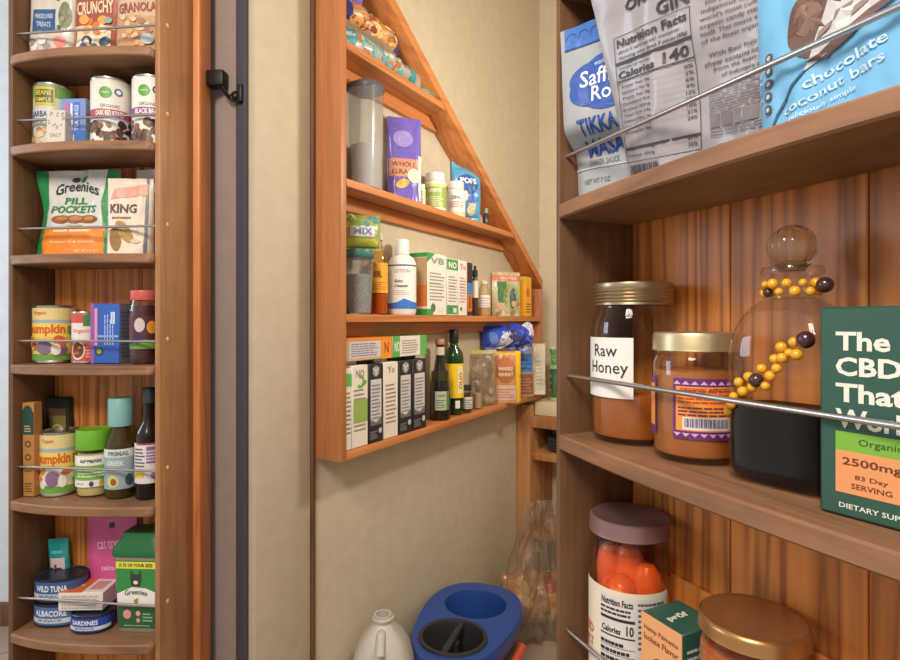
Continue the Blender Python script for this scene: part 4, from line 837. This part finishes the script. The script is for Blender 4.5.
o = pouch('bread_bag', 'blue and brown bag just right of the yellow-edged loaf', 'bread', .070, .185, .040, FOIL('bread2', (176,150,130)), art, seed=55, crumple=.006); FM.put(o, 524.5, .016, z, -48)
def art(b, S, w, h):
    for k, e in enumerate(blobs(14, -w*.4, w*.4, h*.1, h*.9, w*.14, 5)): D(b, S, e, [(44,70,190),(110,140,226),(206,210,230),(60,60,120)][k % 4], .001+.0001*k)
o = pouch('snack_bag', 'royal blue crumpled bag lying on the loaf and clear bag', 'snack bag', .215, .080, .07, FOIL('royal', (52,84,206)), art, gus=False, seed=57, crumple=.014); o.location = FM.P(FM.t(506, .02), .012, z+.190); o.rotation_euler = (0, 0, FM.a+math.radians(-30))
def art(b, S, w, h):
    D(b, S, rect(-w*.3, h*.1, w*.3, h*.75), (206,206,190), .001); D(b, S, lines(-w*.25, w*.25, h*.2, h*.7, 7), (180,170,150), .0014)
zbx = .655-EYE+.0575
o = pouch('bread_bag', 'cream bag squeezed in at the right end of the lowest pine board', 'bag', .060, .195, .04, FOIL('creambag', (220,212,190)), art, seed=59, crumple=.006); FM.put(o, 538, -.006, z, -48)
def art(b, S, w, h):
    D(b, S, rect(-w*.5, h*.62, w*.5, h*.9), (80,140,60), .001); D(b, S, rect(-w*.5, h*.05, w*.0, h*.55), (60,100,64), .001); D(b, S, rect(w*.0, h*.08, w*.5, h*.6), (130,66,140), .001)
o = pouch('snack_bag', 'green and purple bag on the cream storage box in the back corner', 'bag', .065, .225, .05, FOIL('greenpurple', (176,190,150)), art, seed=61, crumple=.006); o.location = FM.P(1.222, -.052, zbx); o.rotation_euler = (0, 0, -.2)

# ------------------------------------------------------------------ things on the closet floor
def egg(k, rx, ry, n=56, sh=.16):
    o = []
    for i in range(n):
        a = 2*PI*i/n; c, s = math.cos(a), math.sin(a); q = (abs(c)**2.4+abs(s)**2.4)**(-1/2.4)
        o.append((rx*k*c*q*(1+sh*s), ry*k*s*q))
    return o
def circ(cx, cy, rx, ry, n=40): return [(cx+rx*math.cos(2*PI*i/n), cy+ry*math.sin(2*PI*i/n)) for i in range(n)]
BLUE = M('blue_bucket_plastic', (40,74,150), .35); BLKP = M('black_bucket_plastic', (46,46,50), .4); REDP = M('coral_plastic', (206,84,66), .4)
bk = thing('mop_bucket', 'blue-rimmed mop bucket with a black wringer on the closet floor', 'bucket')
rx, ry, H = .132, .215, .226
def band(b, loops, m):
    n = len(loops[0][0]); V = []; Fs = []
    for L, z in loops: V += [(p[0], p[1], z) for p in L]
    for j in range(len(loops)-1):
        for k in range(n): Fs.append((j*n+k, j*n+(k+1) % n, (j+1)*n+(k+1) % n, (j+1)*n+k))
    b.raw(V, Fs, m)
b = B(); band(b, [(egg(.78, rx, ry), .0), (egg(.82, rx, ry), .01), (egg(.95, rx, ry), H-.045)], BLKP); b.face([(p[0], p[1], .0005) for p in egg(.78, rx, ry)][::-1], BLKP); b.build('bucket_body', bk)
c1 = circ(.0, .088, .088, .082); c2 = circ(-.004, -.095, .078, .074)
b = B(); band(b, [(egg(.96, rx, ry), H-.05), (egg(1.0, rx, ry), H-.04), (egg(1.0, rx, ry), H-.006), (egg(.985, rx, ry), H)], BLUE)
loops = [[Vector((x, y, 0)) for x, y in L] for L in (egg(.985, rx, ry), c1[::-1], c2[::-1])]; flat = [p for L in loops for p in L]
for t in tessellate_polygon(loops): b.face([(flat[i].x, flat[i].y, H) for i in t], BLUE)
band(b, [([(x, y) for x, y in c1], H), ([(x*.97, .088+(y-.088)*.97) for x, y in c1], H-.01), ([(x*.86, .088+(y-.088)*.86) for x, y in c1], H-.12)], BLUE); b.build('rim', bk)
b = B(); q = lambda s: [(-.004+(x+.004)*s, -.095+(y+.095)*s) for x, y in c2]
band(b, [(q(1.14), H+.0005), (q(1.12), H+.006), (q(1.0), H+.006), (q(.97), H), (q(.90), H-.09)], BLKP); b.face([(x, y, H-.09) for x, y in q(.90)], BLKP)
wb = b.build('wringer_basket', bk)
b = B(); b.box(-.012, .004, -.168, -.022, H-.012, H+.004, BLKP, .003); b.tube([(-.004, -.095, H-.085), (-.004, -.095, H-.01)], .016, BLKP, 14); b.build('wringer_bar', wb)
for x in (-.042, .034):
    b = B(); b.box(x-.018, x+.018, -.135, -.085, H-.0885, H-.05, REDP, .006); b.build('wringer_pad', wb)
b = B(); b.box(.030, .062, .055, .095, H-.125, H-.10, REDP, .005); b.build('foot_clip', bk)
b = B(); pts = [(rx*1.00*.97*(1+.16*math.sin(a)*.6)+.012, y, H-.075) for a, y in ((-.6, -.12), (-.3, -.06), (0, 0), (.2, .05))]; b.tube(pts, .011, REDP, 12); b.build('side_handle', bk)
b = B(); band(b, [([(x*.86, .088+(y-.088)*.86) for x, y in c1], H-.12), ([(x*.3, .088+(y-.088)*.3) for x, y in c1], H-.121)], M('dark_water', (40,48,60), .15)); b.face([(x*.3, .088+(y-.088)*.3, H-.121) for x, y in c1], M('dark_water')); b.build('well_floor', bk)
bk.location = (.043, 1.505, 0); bk.rotation_euler = (0, 0, -.34)

JUG = clear('milky_jug_plastic', (226,222,214), .10, .72, .25, (216,212,204))
jg = thing('water_jug', 'translucent white plastic jug with an open neck, left of the bucket', 'jug')
b = B(); r, h = .072, .300
b.lathe([(.92, 0), (1, .008), (1, h*.55), (.98, h*.64), (.86, h*.75), (.62, h*.85), (.36, h*.92), (.30, h*.94)], JUG, 48, 0, 0, r, r, 3.2); b.build('jug_body', jg)
b = B(); b.lathe([(.021, h*.93), (.021, h*.96), (.025, h*.965), (.025, h*.975), (.020, h*.98), (.020, h), (.016, h), (.016, h*.94)], JUG, 28); b.build('neck', jg)
b = B(); b.tube([(0, -r*.20, h*.90), (0, -r*.52, h*.90), (0, -r*.92, h*.80), (0, -r*1.08, h*.66), (0, -r*1.02, h*.5)], [.008, .011, .012, .012, .012], JUG, 12); b.build('handle', jg)
jg.location = (-.1563, 1.305, .046)
b = B(); b.box(-.085, .085, -.07, .07, 0, .045, M('kraft_crate', (150,110,70), .7), .003); o = b.build('wooden_block'); tag(o, 'low wooden block under the white plastic jug', 'block'); o.location = (-.135, 1.27, 0); o.rotation_euler = (0, 0, FM.a)

# clear plastic sack with packets in it
sk = thing('plastic_sack', 'clear crinkled plastic sack of yellow packets in the back corner', 'plastic bag')
b = B(); S = pouch_mesh(b, .285, .42, .15, BAGF, 71, True, .045, .10, .08, 40, 46, 9, 0, .40, .045); b.build('sack_film', sk)
b = B(); S2 = pouch_mesh(b, .24, .17, .11, FOIL('packet_tan', (176,130,84)), 73, False, .014)
for k, e in enumerate(blobs(14, -.09, .09, .03, .15, .020, 3)): D(b, S2, e, [(222,176,40),(206,150,60),(150,80,50),(216,190,150)][k % 4], .001+.0002*k)
o = b.build('packets', sk); o.location = (0.03, 0, .02)
sk.location = (.262, 1.86, .006); sk.rotation_euler = (0, 0, .1)

# ------------------------------------------------------------------ right rack, close up
z = ZR[1]
SB = (48,86,170)
def art(b, S, w, h):
    D(b, S, rect(-w*.5, h*.88, w*.5, h), (60,110,186), .0008); D(b, S, rect(-w*.5, h*.872, w*.5, h*.882), (40,70,150), .0009)
    for k in range(7): D(b, S, ring(-w*.42+k*w*.14, h*.935, w*.05, w*.064, 14, .3*k, 3.2+.3*k), (44,84,160), .0012)
    h0 = h; h = h*1.0; S0 = S; S = lambda x, y, o: S0(x, y+h0*.075, o)
    pts = []
    for k in range(48):
        a = 2*PI*k/48; q = 1+.09*abs(math.sin(3*a)); pts.append((-w*.02+w*.40*math.cos(a)*q, h*.565+h*.145*math.sin(a)*q))
    D(b, S, poly(pts), SB, .0009); D(b, S, txt('Saffron', w*.0, h*.60, w*.62, h*.095, .012), (226,230,240), .0014); D(b, S, txt('Road', w*.02, h*.505, w*.40, h*.085, .012), (226,230,240), .0014); D(b, S, txt('world cuisine', 0, h*.675, w*.3, h*.03), (190,204,230), .0014)
    D(b, S, txt('TIKKA', -w*.13, h*.335, w*.42, h*.085, .03, .06), (40,78,160), .0010); D(b, S, txt('MASALA', -w*.03, h*.235, w*.60, h*.085, .03, .06), (40,78,160), .0010)
    D(b, S, txt('SIMMER SAUCE', -w*.16, h*.155, w*.34, h*.032), (120,120,124), .0010); D(b, S, txt('NET WT 7 OZ', -w*.24, h*.045, w*.30, h*.03), (110,110,112), .0010); D(b, S, ell(w*.36, h*.12, w*.08, w*.03), (170,80,50), .0012)
    S = S0
    D(b, S, rect(-w*.5, h*.195, w*.5, h*.201), (206,206,206), .0016)
o = pouch('sauce_pouch', 'grey and blue sauce pouch at the left end of the top right shelf', 'pouch', .102, .186, .020, PAPER('greyblue', (160,164,168)), art, seed=81, crumple=.003, ft=.10, top_w=1.10, step=.030)
o.location = FR.P(.0535, .0500, z+.0012); o.rotation_euler = (math.radians(2), 0, FR.a+math.radians(28))
def art(b, S, w, h):
    K = (70,64,70); G = (150,146,150); w = .205; S0 = S; S = lambda x, y, o: S0(x, .090+(y-.096)*.78 if y > .04 else y*.9, o)
    hh = h*.96
    D(b, S, txt('ORGANIC', -w*.13, hh*.885, w*.42, hh*.062, .03, 0, .15), K, .0010); D(b, S, txt('GINGER CHEWS', w*.16, hh*.795, w*.66, hh*.070, .03), K, .0010)
    x0, x1, y0, y1 = -w*.42, -w*.015, hh*.10, hh*.745
    for r_ in (rect(x0, y0, x0+.0007, y1), rect(x1-.0007, y0, x1, y1), rect(x0, y0, x1, y0+.0007), rect(x0, y1-.0007, x1, y1)): D(b, S, r_, K, .0010)
    xm = (x0+x1)/2; xw = x1-x0
    D(b, S, txt('Nutrition Facts', xm, hh*.705, xw*.92, hh*.045, .03), K, .0010); D(b, S, txt('about 2 servings per container', xm-xw*.04, hh*.655, xw*.82, hh*.022), K, .0010); D(b, S, txt('Serving size', x0+xw*.24, hh*.622, xw*.38, hh*.022), K, .0010); D(b, S, txt('about 7 pieces (40g)', x0+xw*.70, hh*.622, xw*.5, hh*.024, .02), K, .0010)
    D(b, S, rect(x0, hh*.588, x1, hh*.604), K, .0011); D(b, S, txt('Amount per serving', x0+xw*.26, hh*.566, xw*.44, hh*.018), K, .0010); D(b, S, txt('Calories', x0+xw*.29, hh*.530, xw*.52, hh*.042, .03), K, .0010); D(b, S, txt('140', x0+xw*.80, hh*.540, xw*.30, hh*.058, .03), K, .0010); D(b, S, rect(x0, hh*.492, x1, hh*.500), K, .0011)
    for k, s_ in enumerate(['Total Fat 0g', 'Saturated Fat 0g', 'Trans Fat 0g', 'Cholesterol 0mg', 'Sodium 20mg', 'Total Carb 34g', 'Dietary Fiber 0g', 'Total Sugars 22g', 'Protein 0g', 'Vitamin D 0mcg', 'Calcium 10mg']):
        y = hh*(.462-.033*k); D(b, S, txt(s_, x0+xw*.26, y, xw*.44, hh*.019, .012), K, .0010); D(b, S, txt('%d%%' % (k*3 % 40), x1-xw*.08, y, xw*.09, hh*.019), K, .0010); D(b, S, rect(x0, y-hh*.0155, x1, y-hh*.0145), G, .0010)
    D(b, S, rect(x0, hh*.165, x1, hh*.176), K, .0011)
    T = ['Did you know that ginger is an', 'indigenous super root that is the', "world's most cultivated spice? Our", 'organic candy starts with the root', 'itself. That means every piece is made', 'of the finest organic ginger we find.', '', 'With Real Fruit and ginger this', 'chew contains no artificial colors', 'from the finest organic farms', 'of Indonesia and beyond.']
    for k, s_ in enumerate(T):
        if s_: D(b, S, txt(s_, w*.235, hh*(.730-.036*k), w*.43*min(1, len(s_)/34), hh*.026, .010), (92,86,92), .0010)
    for k in range(14): D(b, S, lines(w*.02, w*.45, hh*(.315-.013*k), hh*(.325-.013*k), 1, .5, k, .1), (128,120,126), .0010)
    D(b, S, lines(w*.05, w*.35, hh*.03, hh*.12, 5, .4, 3), (150,130,120), .0012)
    D(b, S, ring(w*.40, hh*.07, w*.025, w*.033, 16, .5, 5.6), K, .0012)
    for k in range(16): D(b, S, rect(-w*.40+k*w*.012, hh*.02, -w*.40+k*w*.012+w*.006*(1+k % 3*.3), hh*.085), (70,66,72), .0012)
o = pouch('candy_bag', 'large silvery white bag printed with nutrition facts on the top right shelf', 'bag', .172, .222, .030, M('shaded_foil_white', (168,164,170), .33, 0, .35, 22, .2), art, seed=83, crumple=.010, ft=.06, nx=44, nz=54, freq=10, top_w=1.30)  # white film greyed: the top shelf's shade is put into its colour
o.location = FR.P(.165, .059, z+.0075); o.rotation_euler = (math.radians(16), math.radians(3), FR.a+math.radians(15))
def art(b, S, w, h):
    def D_(b, S, tr, c, o): D(b, S, [tuple((-w/2+(p[0]+w/2)*.60, p[1]*.56) for p in t) for t in tr], c, o)
    WH = (196,222,238); D_(b, S, ell(-w*.03, h*.80, w*.19, h*.25, 28, .1), (112,84,74), .0008); D_(b, S, ell(-w*.06, h*.84, w*.10, h*.12, 28, .1), (134,104,92), .0012); D_(b, S, poly([(-w*.08, h*.46), (w*.26, h*.66), (w*.5, h*.78), (w*.5, h*.99), (w*.12, h*.99), (-w*.02, h*.70)]), (206,206,206), .0014)
    for k, e in enumerate(((-.02, .66), (.1, .74), (.2, .72), (.3, .84))): D_(b, S, poly([(w*e[0], h*e[1]), (w*(e[0]+.10), h*(e[1]+.05)), (w*(e[0]+.12), h*(e[1]+.09)), (w*(e[0]+.02), h*(e[1]+.06))]), (150,130,122), .0018)
    D_(b, S, poly([(-w*.08, h*.52), (w*.04, h*.50), (w*.34, h*.66), (w*.5, h*.70), (w*.5, h*.735), (w*.3, h*.71), (w*.0, h*.56)]), (120,92,84), .0022)
    D_(b, S, poly([(-w*.38, h*.05), (-w*.30, h*.22), (-w*.18, h*.40), (-w*.02, h*.52), (-w*.02, h*.505), (-w*.16, h*.385), (-w*.28, h*.21), (-w*.365, h*.05)]), (56,96,126), .0012)
    D_(b, S, txt('chocolate', w*.16, h*.42, w*.52, h*.085, .015, .22), WH, .0012); D_(b, S, txt('coconut bars', w*.08, h*.28, w*.66, h*.075, .015, .20), WH, .0012); D_(b, S, txt('deliciously simple', w*.02, h*.165, w*.44, h*.05, .012, .16), WH, .0012)
    for k in range(5):
        y = h*(.70-.105*k); D_(b, S, ell(-w*.37, y, w*.035, h*.042, 16, .5), (96,84,84), .0010); D_(b, S, ell(-w*.37, y, w*.018, h*.02, 12, .5), (176,200,216), .0014)
    for k, c_ in enumerate('SNACK'): D_(b, S, txt(c_, -w*.445, h*(.66-.07*k), None, h*.04, .02, -PI/2), WH, .0010)
    D_(b, S, rect(-w*.5, h*.12, -w*.38, h*.13), WH, .0012)
o = pouch('snack_pouch', 'bright sky blue chocolate coconut pouch on the top right shelf', 'pouch', .175, .165, .034, M('sky_pouch', (118,184,226), .38, 0, .10, 30), art, seed=85, crumple=.007, ft=.06, nx=40, nz=44)
o.location = FR.P(.322, .034, z+.0012); o.rotation_euler = (math.radians(3), 0, FR.a+math.radians(1))

z = ZR[2]
# honey
HONEY = M('raw_honey', (160,88,34), .22, 0, 0, 60, .4)
r = .0445; h = .168
o = thing('honey_jar', 'tall glass canning jar of honey with a white paper label', 'jar')
b = B(); b.lathe([(r*.84, 0), (r*.95, .004), (r, .012), (r, h*.68), (r*.97, h*.75), (r*.88, h*.815), (r*.84, h*.84), (r*.84, h*.87)], GLASS, 56); b.build('jar_body', o)
b = B(); b.lathe([(r*.80, .004), (r*.92, .007), (r*.955, .014), (r*.955, h*.295), (r*.93, h*.30), (1e-6, h*.30)], HONEY, 48); b.build('contents', o)
LM = M('worn_tin_lid', (176,158,128), .32, .9)
b = B(); q = [(r*.90, h*.855), (r*.93, h*.858), (r*.92, h*.872)]
for k in range(4): q += [(r*.95, h*(.880+.022*k)), (r*.92, h*(.890+.022*k))]
b.lathe(q+[(r*.94, h*.972), (r*.92, h*.995), (r*.86, h), (1e-6, h)], LM, 56); b.build('lid', o)
b = B(); R = r*1.006; sleeve(b, R, h*.285, h*.655, M('paper_label', (232,230,224), .6), -.80, .80, 24); S = cy(R); ML2 = .006
D(b, S, txt('Raw', R*.10, h*.575, None, h*.075, .004), (36,34,36), .0004, ML2); D(b, S, txt('Honey', R*.16, h*.46, None, h*.098, .004), (36,34,36), .0004, ML2); D(b, S, rect(-R*.80, h*.38, -R*.76, h*.63), (60,60,64), .0004, ML2); D(b, S, rect(-R*.80, h*.625, -R*.66, h*.635), (60,60,64), .0004, ML2)
b.build('label', o); FR.put(o, 633, .058, z, 3)
# amber jelly
AM = M('amber_spread', (172,104,52), .3, 0, .2, 30, .4, .18)
r = .0385; h = .117
o = thing('jam_jar', 'short jar of amber spread with an orange and purple label, gold lid', 'jar')
b = B(); b.lathe([(r*.82, 0), (r*.95, .004), (r, .010), (r, h*.76), (r*.95, h*.815), (r*.91, h*.83), (r*.91, h*.86)], GLASS, 56); b.build('jar_body', o)
b = B(); b.lathe([(r*.78, .004), (r*.92, .007), (r*.955, .012), (r*.955, h*.70), (1e-6, h*.72)], AM, 48); b.build('contents', o)
b = B(); b.lathe([(r*.98, h*.852), (r*1.0, h*.86), (r*.99, h*.875), (r*.985, h*.97), (r*.96, h*.995), (r*.90, h), (r*.86, h*.992), (1e-6, h*.992)], GOLD, 56); b.build('lid', o)
PU, OR = (104,44,110), (240,150,60); R = r*1.006; S = cy(R); b = B()
sleeve(b, R, h*.20, h*.655, C(*PU), -.62, .86, 30); D(b, S, rect(-R*.55, h*.262, R*.80, h*.595), OR, .0003, ML2)
for k in range(8):
    x = -R*.52+k*R*.19
    for y, s_ in ((h*.61, 1), (h*.245, -1)): D(b, S, poly([(x-R*.085, y), (x+R*.085, y), (x, y+s_*h*.028)][::s_]), (206,170,210), .0006, ML2)
D(b, S, lines(-R*.50, R*.74, h*.47, h*.58, 4, .55, 3, .1), (190,70,50), .0005, ML2); D(b, S, lines(-R*.50, R*.74, h*.375, h*.455, 3, .5, 5, .1), (120,50,70), .0005, ML2); D(b, S, rect(-R*.40, h*.272, R*.62, h*.365), (228,224,226), .0005, ML2)
for k in range(30): D(b, S, rect(-R*.36+k*R*.031, h*.29, -R*.36+k*R*.031+R*.012*(1+(k*7 % 3)*.45), h*.358), (70,60,110), .0008, ML2)
D(b, S, txt('ORGANIC APRICOT', R*.1, h*.575, R*1.1, h*.022, .02), (150,50,40), .0007, ML2); b.build('label', o)
b = B(); sleeve(b, R, h*.20, h*.655, C(*PU), -1.9, -1.16, 20); D(b, S, rect(-R*1.86, h*.262, -R*1.22, h*.595), OR, .0003, ML2); b.build('label', o); FR.put(o, 695.5, .054, z, 50)
# decanter
w = .0415
o = thing('glass_decanter', 'clear glass decanter with ball stopper and yellow beads, dark liquid inside', 'decanter')
PR = [(.93, 0), (.99, .004), (1, .010), (1, .092), (.98, .104), (.92, .117), (.80, .129), (.62, .139), (.45, .144), (.38, .146)]
b = B(); b.lathe([(p*w, z_) for p, z_ in PR], GLASS, 64, 0, 0, 1, .80, 4.5); b.build('bottle_body', o)
b = B(); b.lathe([(w*.38, .145), (w*.37, .160), (w*.38, .162), (w*.52, .164), (w*.54, .167), (w*.51, .170), (w*.36, .170)], GLASS, 40); b.build('neck', o)
b = B(); b.lathe([(w*.90, .005), (w*.95, .010), (w*.95, .058), (w*.92, .059), (1e-6, .059)], M('black_vanilla', (20,15,15), .4, spec=.06), 48, 0, 0, 1, .80, 4.5); b.build('contents', o)
SG = bpy.data.materials.new('solid_stopper_glass'); SG.use_nodes = True; q = SG.node_tree.nodes['Principled BSDF']; q.inputs['Transmission Weight'].default_value = .92; q.inputs['Roughness'].default_value = .06; q.inputs['IOR'].default_value = 1.45; q.inputs['Base Color'].default_value = lin((236,222,200))
b = B(); b.lathe([(w*.20, .166), (w*.28, .1705), (w*.32, .172), (w*.22, .175)], SG, 32)
V = [(max(1e-6, w*.42*math.sin(PI*k/16)), .186-w*.42*math.cos(PI*k/16)) for k in range(17)]; n = 48; VV = []; Fs = []
for p, z_ in V:
    for k in range(n): a = 2*PI*k/n; g = 1+.035*math.cos(12*a)*min(1, p/(w*.36)); VV.append((p*g*math.cos(a), p*g*math.sin(a), z_))
for j in range(16):
    for k in range(n): Fs.append((j*n+k, j*n+(k+1) % n, (j+1)*n+(k+1) % n, (j+1)*n+k))
b.raw(VV, Fs, SG); b.build('stopper', o)
YB = M('yellow_bead', (226,164,34), .12, 0, 0, 60, .6); DB = M('dark_bead', (66,40,44), .2, 0, 0, 60, .5)
def bead(p, r_, m): b = B(); b.ball((0, 0, 0), r_*.88, m, 8); b.build('bead', o, p, 'dark round bead' if m is DB else None)
for k in range(13):
    a = -PI*.5+(-1.75+k*.29); zz = .150+.0065*(k % 2); bead((w*.45*math.cos(a), w*.45*math.sin(a), zz), .0036+.0006*(k % 3), DB if k == 4 else YB)
bead((w*.62, -w*.10, .1545), .0068, DB)
def fronty(x, zz):
    for (p0, z0), (p1, z1) in zip(PR, PR[1:]):
        if z0 <= zz <= z1: k = p0+(p1-p0)*(zz-z0)/(z1-z0); return -w*.80*max(.02, max(0, k**4.5-abs(x/w)**4.5))**(1/4.5)
    return -w*.8
for (x, zz, r_, m) in [(-.76,.064,.0042,YB),(-.70,.071,.004,YB),(-.52,.076,.0046,YB),(-.60,.083,.0042,YB),(-.36,.080,.0042,YB),(-.42,.088,.0044,YB),(-.28,.086,.0062,DB),(-.14,.082,.004,YB),(-.20,.095,.0042,YB),(-.06,.090,.0046,YB),(.04,.096,.0042,YB),(.0,.103,.004,YB),(.12,.104,.0044,YB),(.10,.112,.0046,YB),(.22,.108,.0036,YB),(.34,.107,.0048,YB),(.28,.116,.0042,YB),(.46,.118,.0072,DB),(-.84,.058,.004,YB)]:
    x = max(-.93, x*1.12+.12); zz -= .004; bead((x*w, fronty(x*w, zz)-r_*.5, zz), r_, m)
FR.put(o, 792, .0585, z, 8)
# green box
def art(b, S, w, dp, h):
    WH = (226,226,214)
    for s_, y, wd in (('The', .835, .30), ('CBD', .715, .36), ('That', .590, .38), ('Works', .468, .46)): b.dec(txt(s_, -w*.40+w*wd/2, h*y, w*wd, h*.090, .03), S, WH, .0004)
    b.dec(rect(-w*.40, h*.315, w*.5, h*.405), S, (122,176,60), .0004); b.dec(txt('Organic Full-Spectrum', w*.06, h*.360, w*.66, h*.042, .01), S, (60,84,44), .0006); b.dec(rect(-w*.40, h*.115, w*.5, h*.315), S, (226,152,98), .0004)
    b.dec(txt('2500mg', -w*.20, h*.262, w*.32, h*.048, .02), S, (110,56,30), .0006); b.dec(txt('83 Day', -w*.20, h*.195, w*.18, h*.028, .015), S, (110,56,30), .0006); b.dec(txt('SERVING', -w*.20, h*.155, w*.22, h*.026, .015), S, (110,56,30), .0006); b.dec(rect(-w*.025, h*.13, -w*.018, h*.30), S, (244,200,160), .0006)
    b.dec(txt('CBD', w*.09, h*.270, w*.16, h*.036, .02), S, (110,56,30), .0006); b.dec(txt('Tincture', w*.145, h*.222, w*.26, h*.036, .02), S, (110,56,30), .0006); b.dec(rect(w*.02, h*.128, w*.42, h*.188), S, (232,228,222), .0006); b.dec(txt('Unflavored', w*.25, h*.158, w*.28, h*.03), S, (120,110,100), .0008)
    b.dec(txt('DIETARY SUPPLEMENT', -w*.10, h*.055, w*.56, h*.024, .015), S, WH, .0004); b.dec(txt('2 FL OZ', w*.38, h*.055, w*.18, h*.024, .015), S, WH, .0004)
    b.dec(lines(-dp*.4, dp*.4, h*.3, h*.8, 10), rt(w), (140,170,150), .0004)
o = carton('supplement_box', 'large dark green box lettered The CBD That Works on the middle right shelf', 'box', .102, .046, .137, (46,84,72), art, None, .0016)
o.location = FR.P(.339, .042, z+.0008); o.rotation_euler = (0, 0, FR.a+math.radians(7))

z = ZR[3]
# carrots
r = .0425; h = .198
o = thing('carrot_jar', 'glass jar of carrots with a dusty dark lid on the lowest right shelf', 'jar')
b = B(); b.lathe([(r*.86, 0), (r*.96, .004), (r, .012), (r, h*.80), (r*.95, h*.855), (r*.93, h*.89), (r*.93, h*.95)], GLASS, 56); b.build('jar_body', o)
CAR = M('cooked_carrot', (234,122,52), .35, 0, 0, 60, .3, .12)
for k in range(7):
    a = 2*PI*k/7+.25; R0 = .0150+.0012*(k % 3); rr = r*.93-R0; b = B(); hh = h*(.66+.055*((k*5) % 4))
    b.lathe([(1e-6, .008), (R0*.5, .009), (R0*.8, .02), (R0*.92, hh*.6), (R0, hh-.022), (R0*.86, hh-.010), (R0*.5, hh-.002), (1e-6, hh)], CAR, 22); c = b.build('carrot', o, (rr*math.cos(a), rr*math.sin(a), 0)); c.rotation_euler = (.03*math.sin(3*a), .03*math.cos(2*a), 0)
b = B(); b.lathe([(r*.30, .008), (r*.34, h*.78), (r*.2, h*.82), (1e-6, h*.83)], CAR, 24); b.build('carrot', o)
b = B(); b.lathe([(r*.90, .003), (r*.95, .012), (r*.95, h*.79), (1e-6, h*.795)], clear('carrot_brine', (255,222,200), .05, .08, .1, (206,104,60)), 48); b.build('brine', o)
b = B(); b.lathe([(r*.985, h*.912), (r*1.0, h*.917), (r*.985, h*.925), (r*.985, h*.975), (r*.97, h*.992), (r*.92, h), (r*.88, h*.994), (1e-6, h*.994)], M('dusty_plum_lid', (140,108,106), .34, .4), 56); b.build('lid', o)
R = r*1.007; S = cy(R); b = B(); sleeve(b, R, h*.12, h*.66, M('cream_label', (226,214,192), .55), -1.75, 1.25, 40); K = (40,38,44)
x0, x1 = -R*.52, R*.62; xm, xw = (x0+x1)/2, x1-x0
D(b, S, rect(x0, h*.13, R*1.2, h*.635), (212,208,204), .0003, ML2)
D(b, S, txt('Nutrition Facts', x0+xw*.36, h*.60, xw*.68, h*.036, .03), K, .0006, ML2); D(b, S, lines(x0, x0+xw*.7, h*.535, h*.58, 2, .5, 3), K, .0006, ML2); D(b, S, rect(x0, h*.505, x0+xw*.74, h*.52), K, .0006, ML2); D(b, S, txt('Calories', x0+xw*.24, h*.455, xw*.42, h*.034, .03), K, .0006, ML2); D(b, S, txt('10', x0+xw*.64, h*.465, xw*.15, h*.052, .03), K, .0006, ML2); D(b, S, rect(x0, h*.420, x0+xw*.74, h*.428), K, .0006, ML2)
for k in range(4): D(b, S, lines(x0, x0+xw*.66, h*(.375-.04*k), h*(.40-.04*k), 1, .7, k), K, .0006, ML2); D(b, S, rect(x0, h*(.366-.04*k), x0+xw*.74, h*(.369-.04*k)), K, .0006, ML2)
D(b, S, rect(x0, h*.205, x0+xw*.74, h*.22), K, .0006, ML2)
for k in range(9): D(b, S, lines(x0+xw*.80, R*1.12, h*(.60-.028*k), h*(.615-.028*k), 1, .8, k+4, .2), (90,86,90), .0006, ML2)
D(b, S, txt('RED', -R*1.05, h*.40, R*.5, h*.05, .02), (206,90,76), .0006, ML2); D(b, S, txt('SALT', -R*1.05, h*.33, R*.5, h*.05, .02), (206,90,76), .0006, ML2); b.build('label', o); FR.put(o, 629, .056, z, 38)
# little tincture box
def art(b, S, w, dp, h):
    PE = (230,164,112)
    b.dec(rect(-w*.5, 0, w*.5, h), S, PE, .0003); BR = (96,60,36)
    b.dec(txt('Hemp Palmetto', 0, h*.885, w*.84, h*.05, .012), S, BR, .0006); b.dec(txt('Isolate Flavor', 0, h*.815, w*.84, h*.05, .012), S, BR, .0006); b.dec(ell(0, h*.60, w*.24, w*.24, 28), S, (60,84,62), .0005); b.dec(ring(0, h*.60, w*.17, w*.19), S, PE, .0008); b.dec(txt('A', 0, h*.60, w*.16, None, .02), S, PE, .0008); b.dec(lines(-w*.3, w*.3, h*.3, h*.44, 4), S, BR, .0006)
    b.dec(lines(-dp*.38, dp*.40, h*.10, h*.90, 14, .4, 6, .3), rt(w), (206,220,206), .0004)
    b.dec(txt('prōf', 0, -dp*.06, w*.52, w*.2, .04, PI*.5), tp(h), (226,230,220), .0004)
o = carton('tincture_box', 'small dark green and peach box between the carrot jar and the gold-lidded jar', 'box', .050, .050, .121, (46,92,78), art, None, .0012); FR.put(o, 680, .056, z, 2)
# gold-lid jar
r = .0425; h = .160
o = thing('preserve_jar', 'orange preserve jar seen from above with a broad gold lid', 'jar')
b = B(); b.lathe([(r*.86, 0), (r*.97, .004), (r, .012), (r, h*.80), (r*.96, h*.86), (r*.93, h*.90), (r*.93, h*.95)], GLASS, 56); b.build('jar_body', o)
b = B(); b.lathe([(r*.82, .004), (r*.95, .012), (r*.95, h*.82), (1e-6, h*.83)], M('orange_preserve', (206,112,56), .3, 0, .2, 40, .3, .2), 48); b.build('contents', o)
b = B(); b.lathe([(r*.985, h*.918), (r*1.01, h*.922), (r*.995, h*.935), (r*.995, h*.975), (r*.975, h*.992), (r*.93, h), (r*.89, h*.995), (r*.80, h*.993), (r*.55, h*.992), (r*.52, h*.990), (1e-6, h*.990)], M('amber_gold_lid', (186,140,88), .3, .8), 64); b.build('lid', o); FR.put(o, 753, .0558, z, 0)
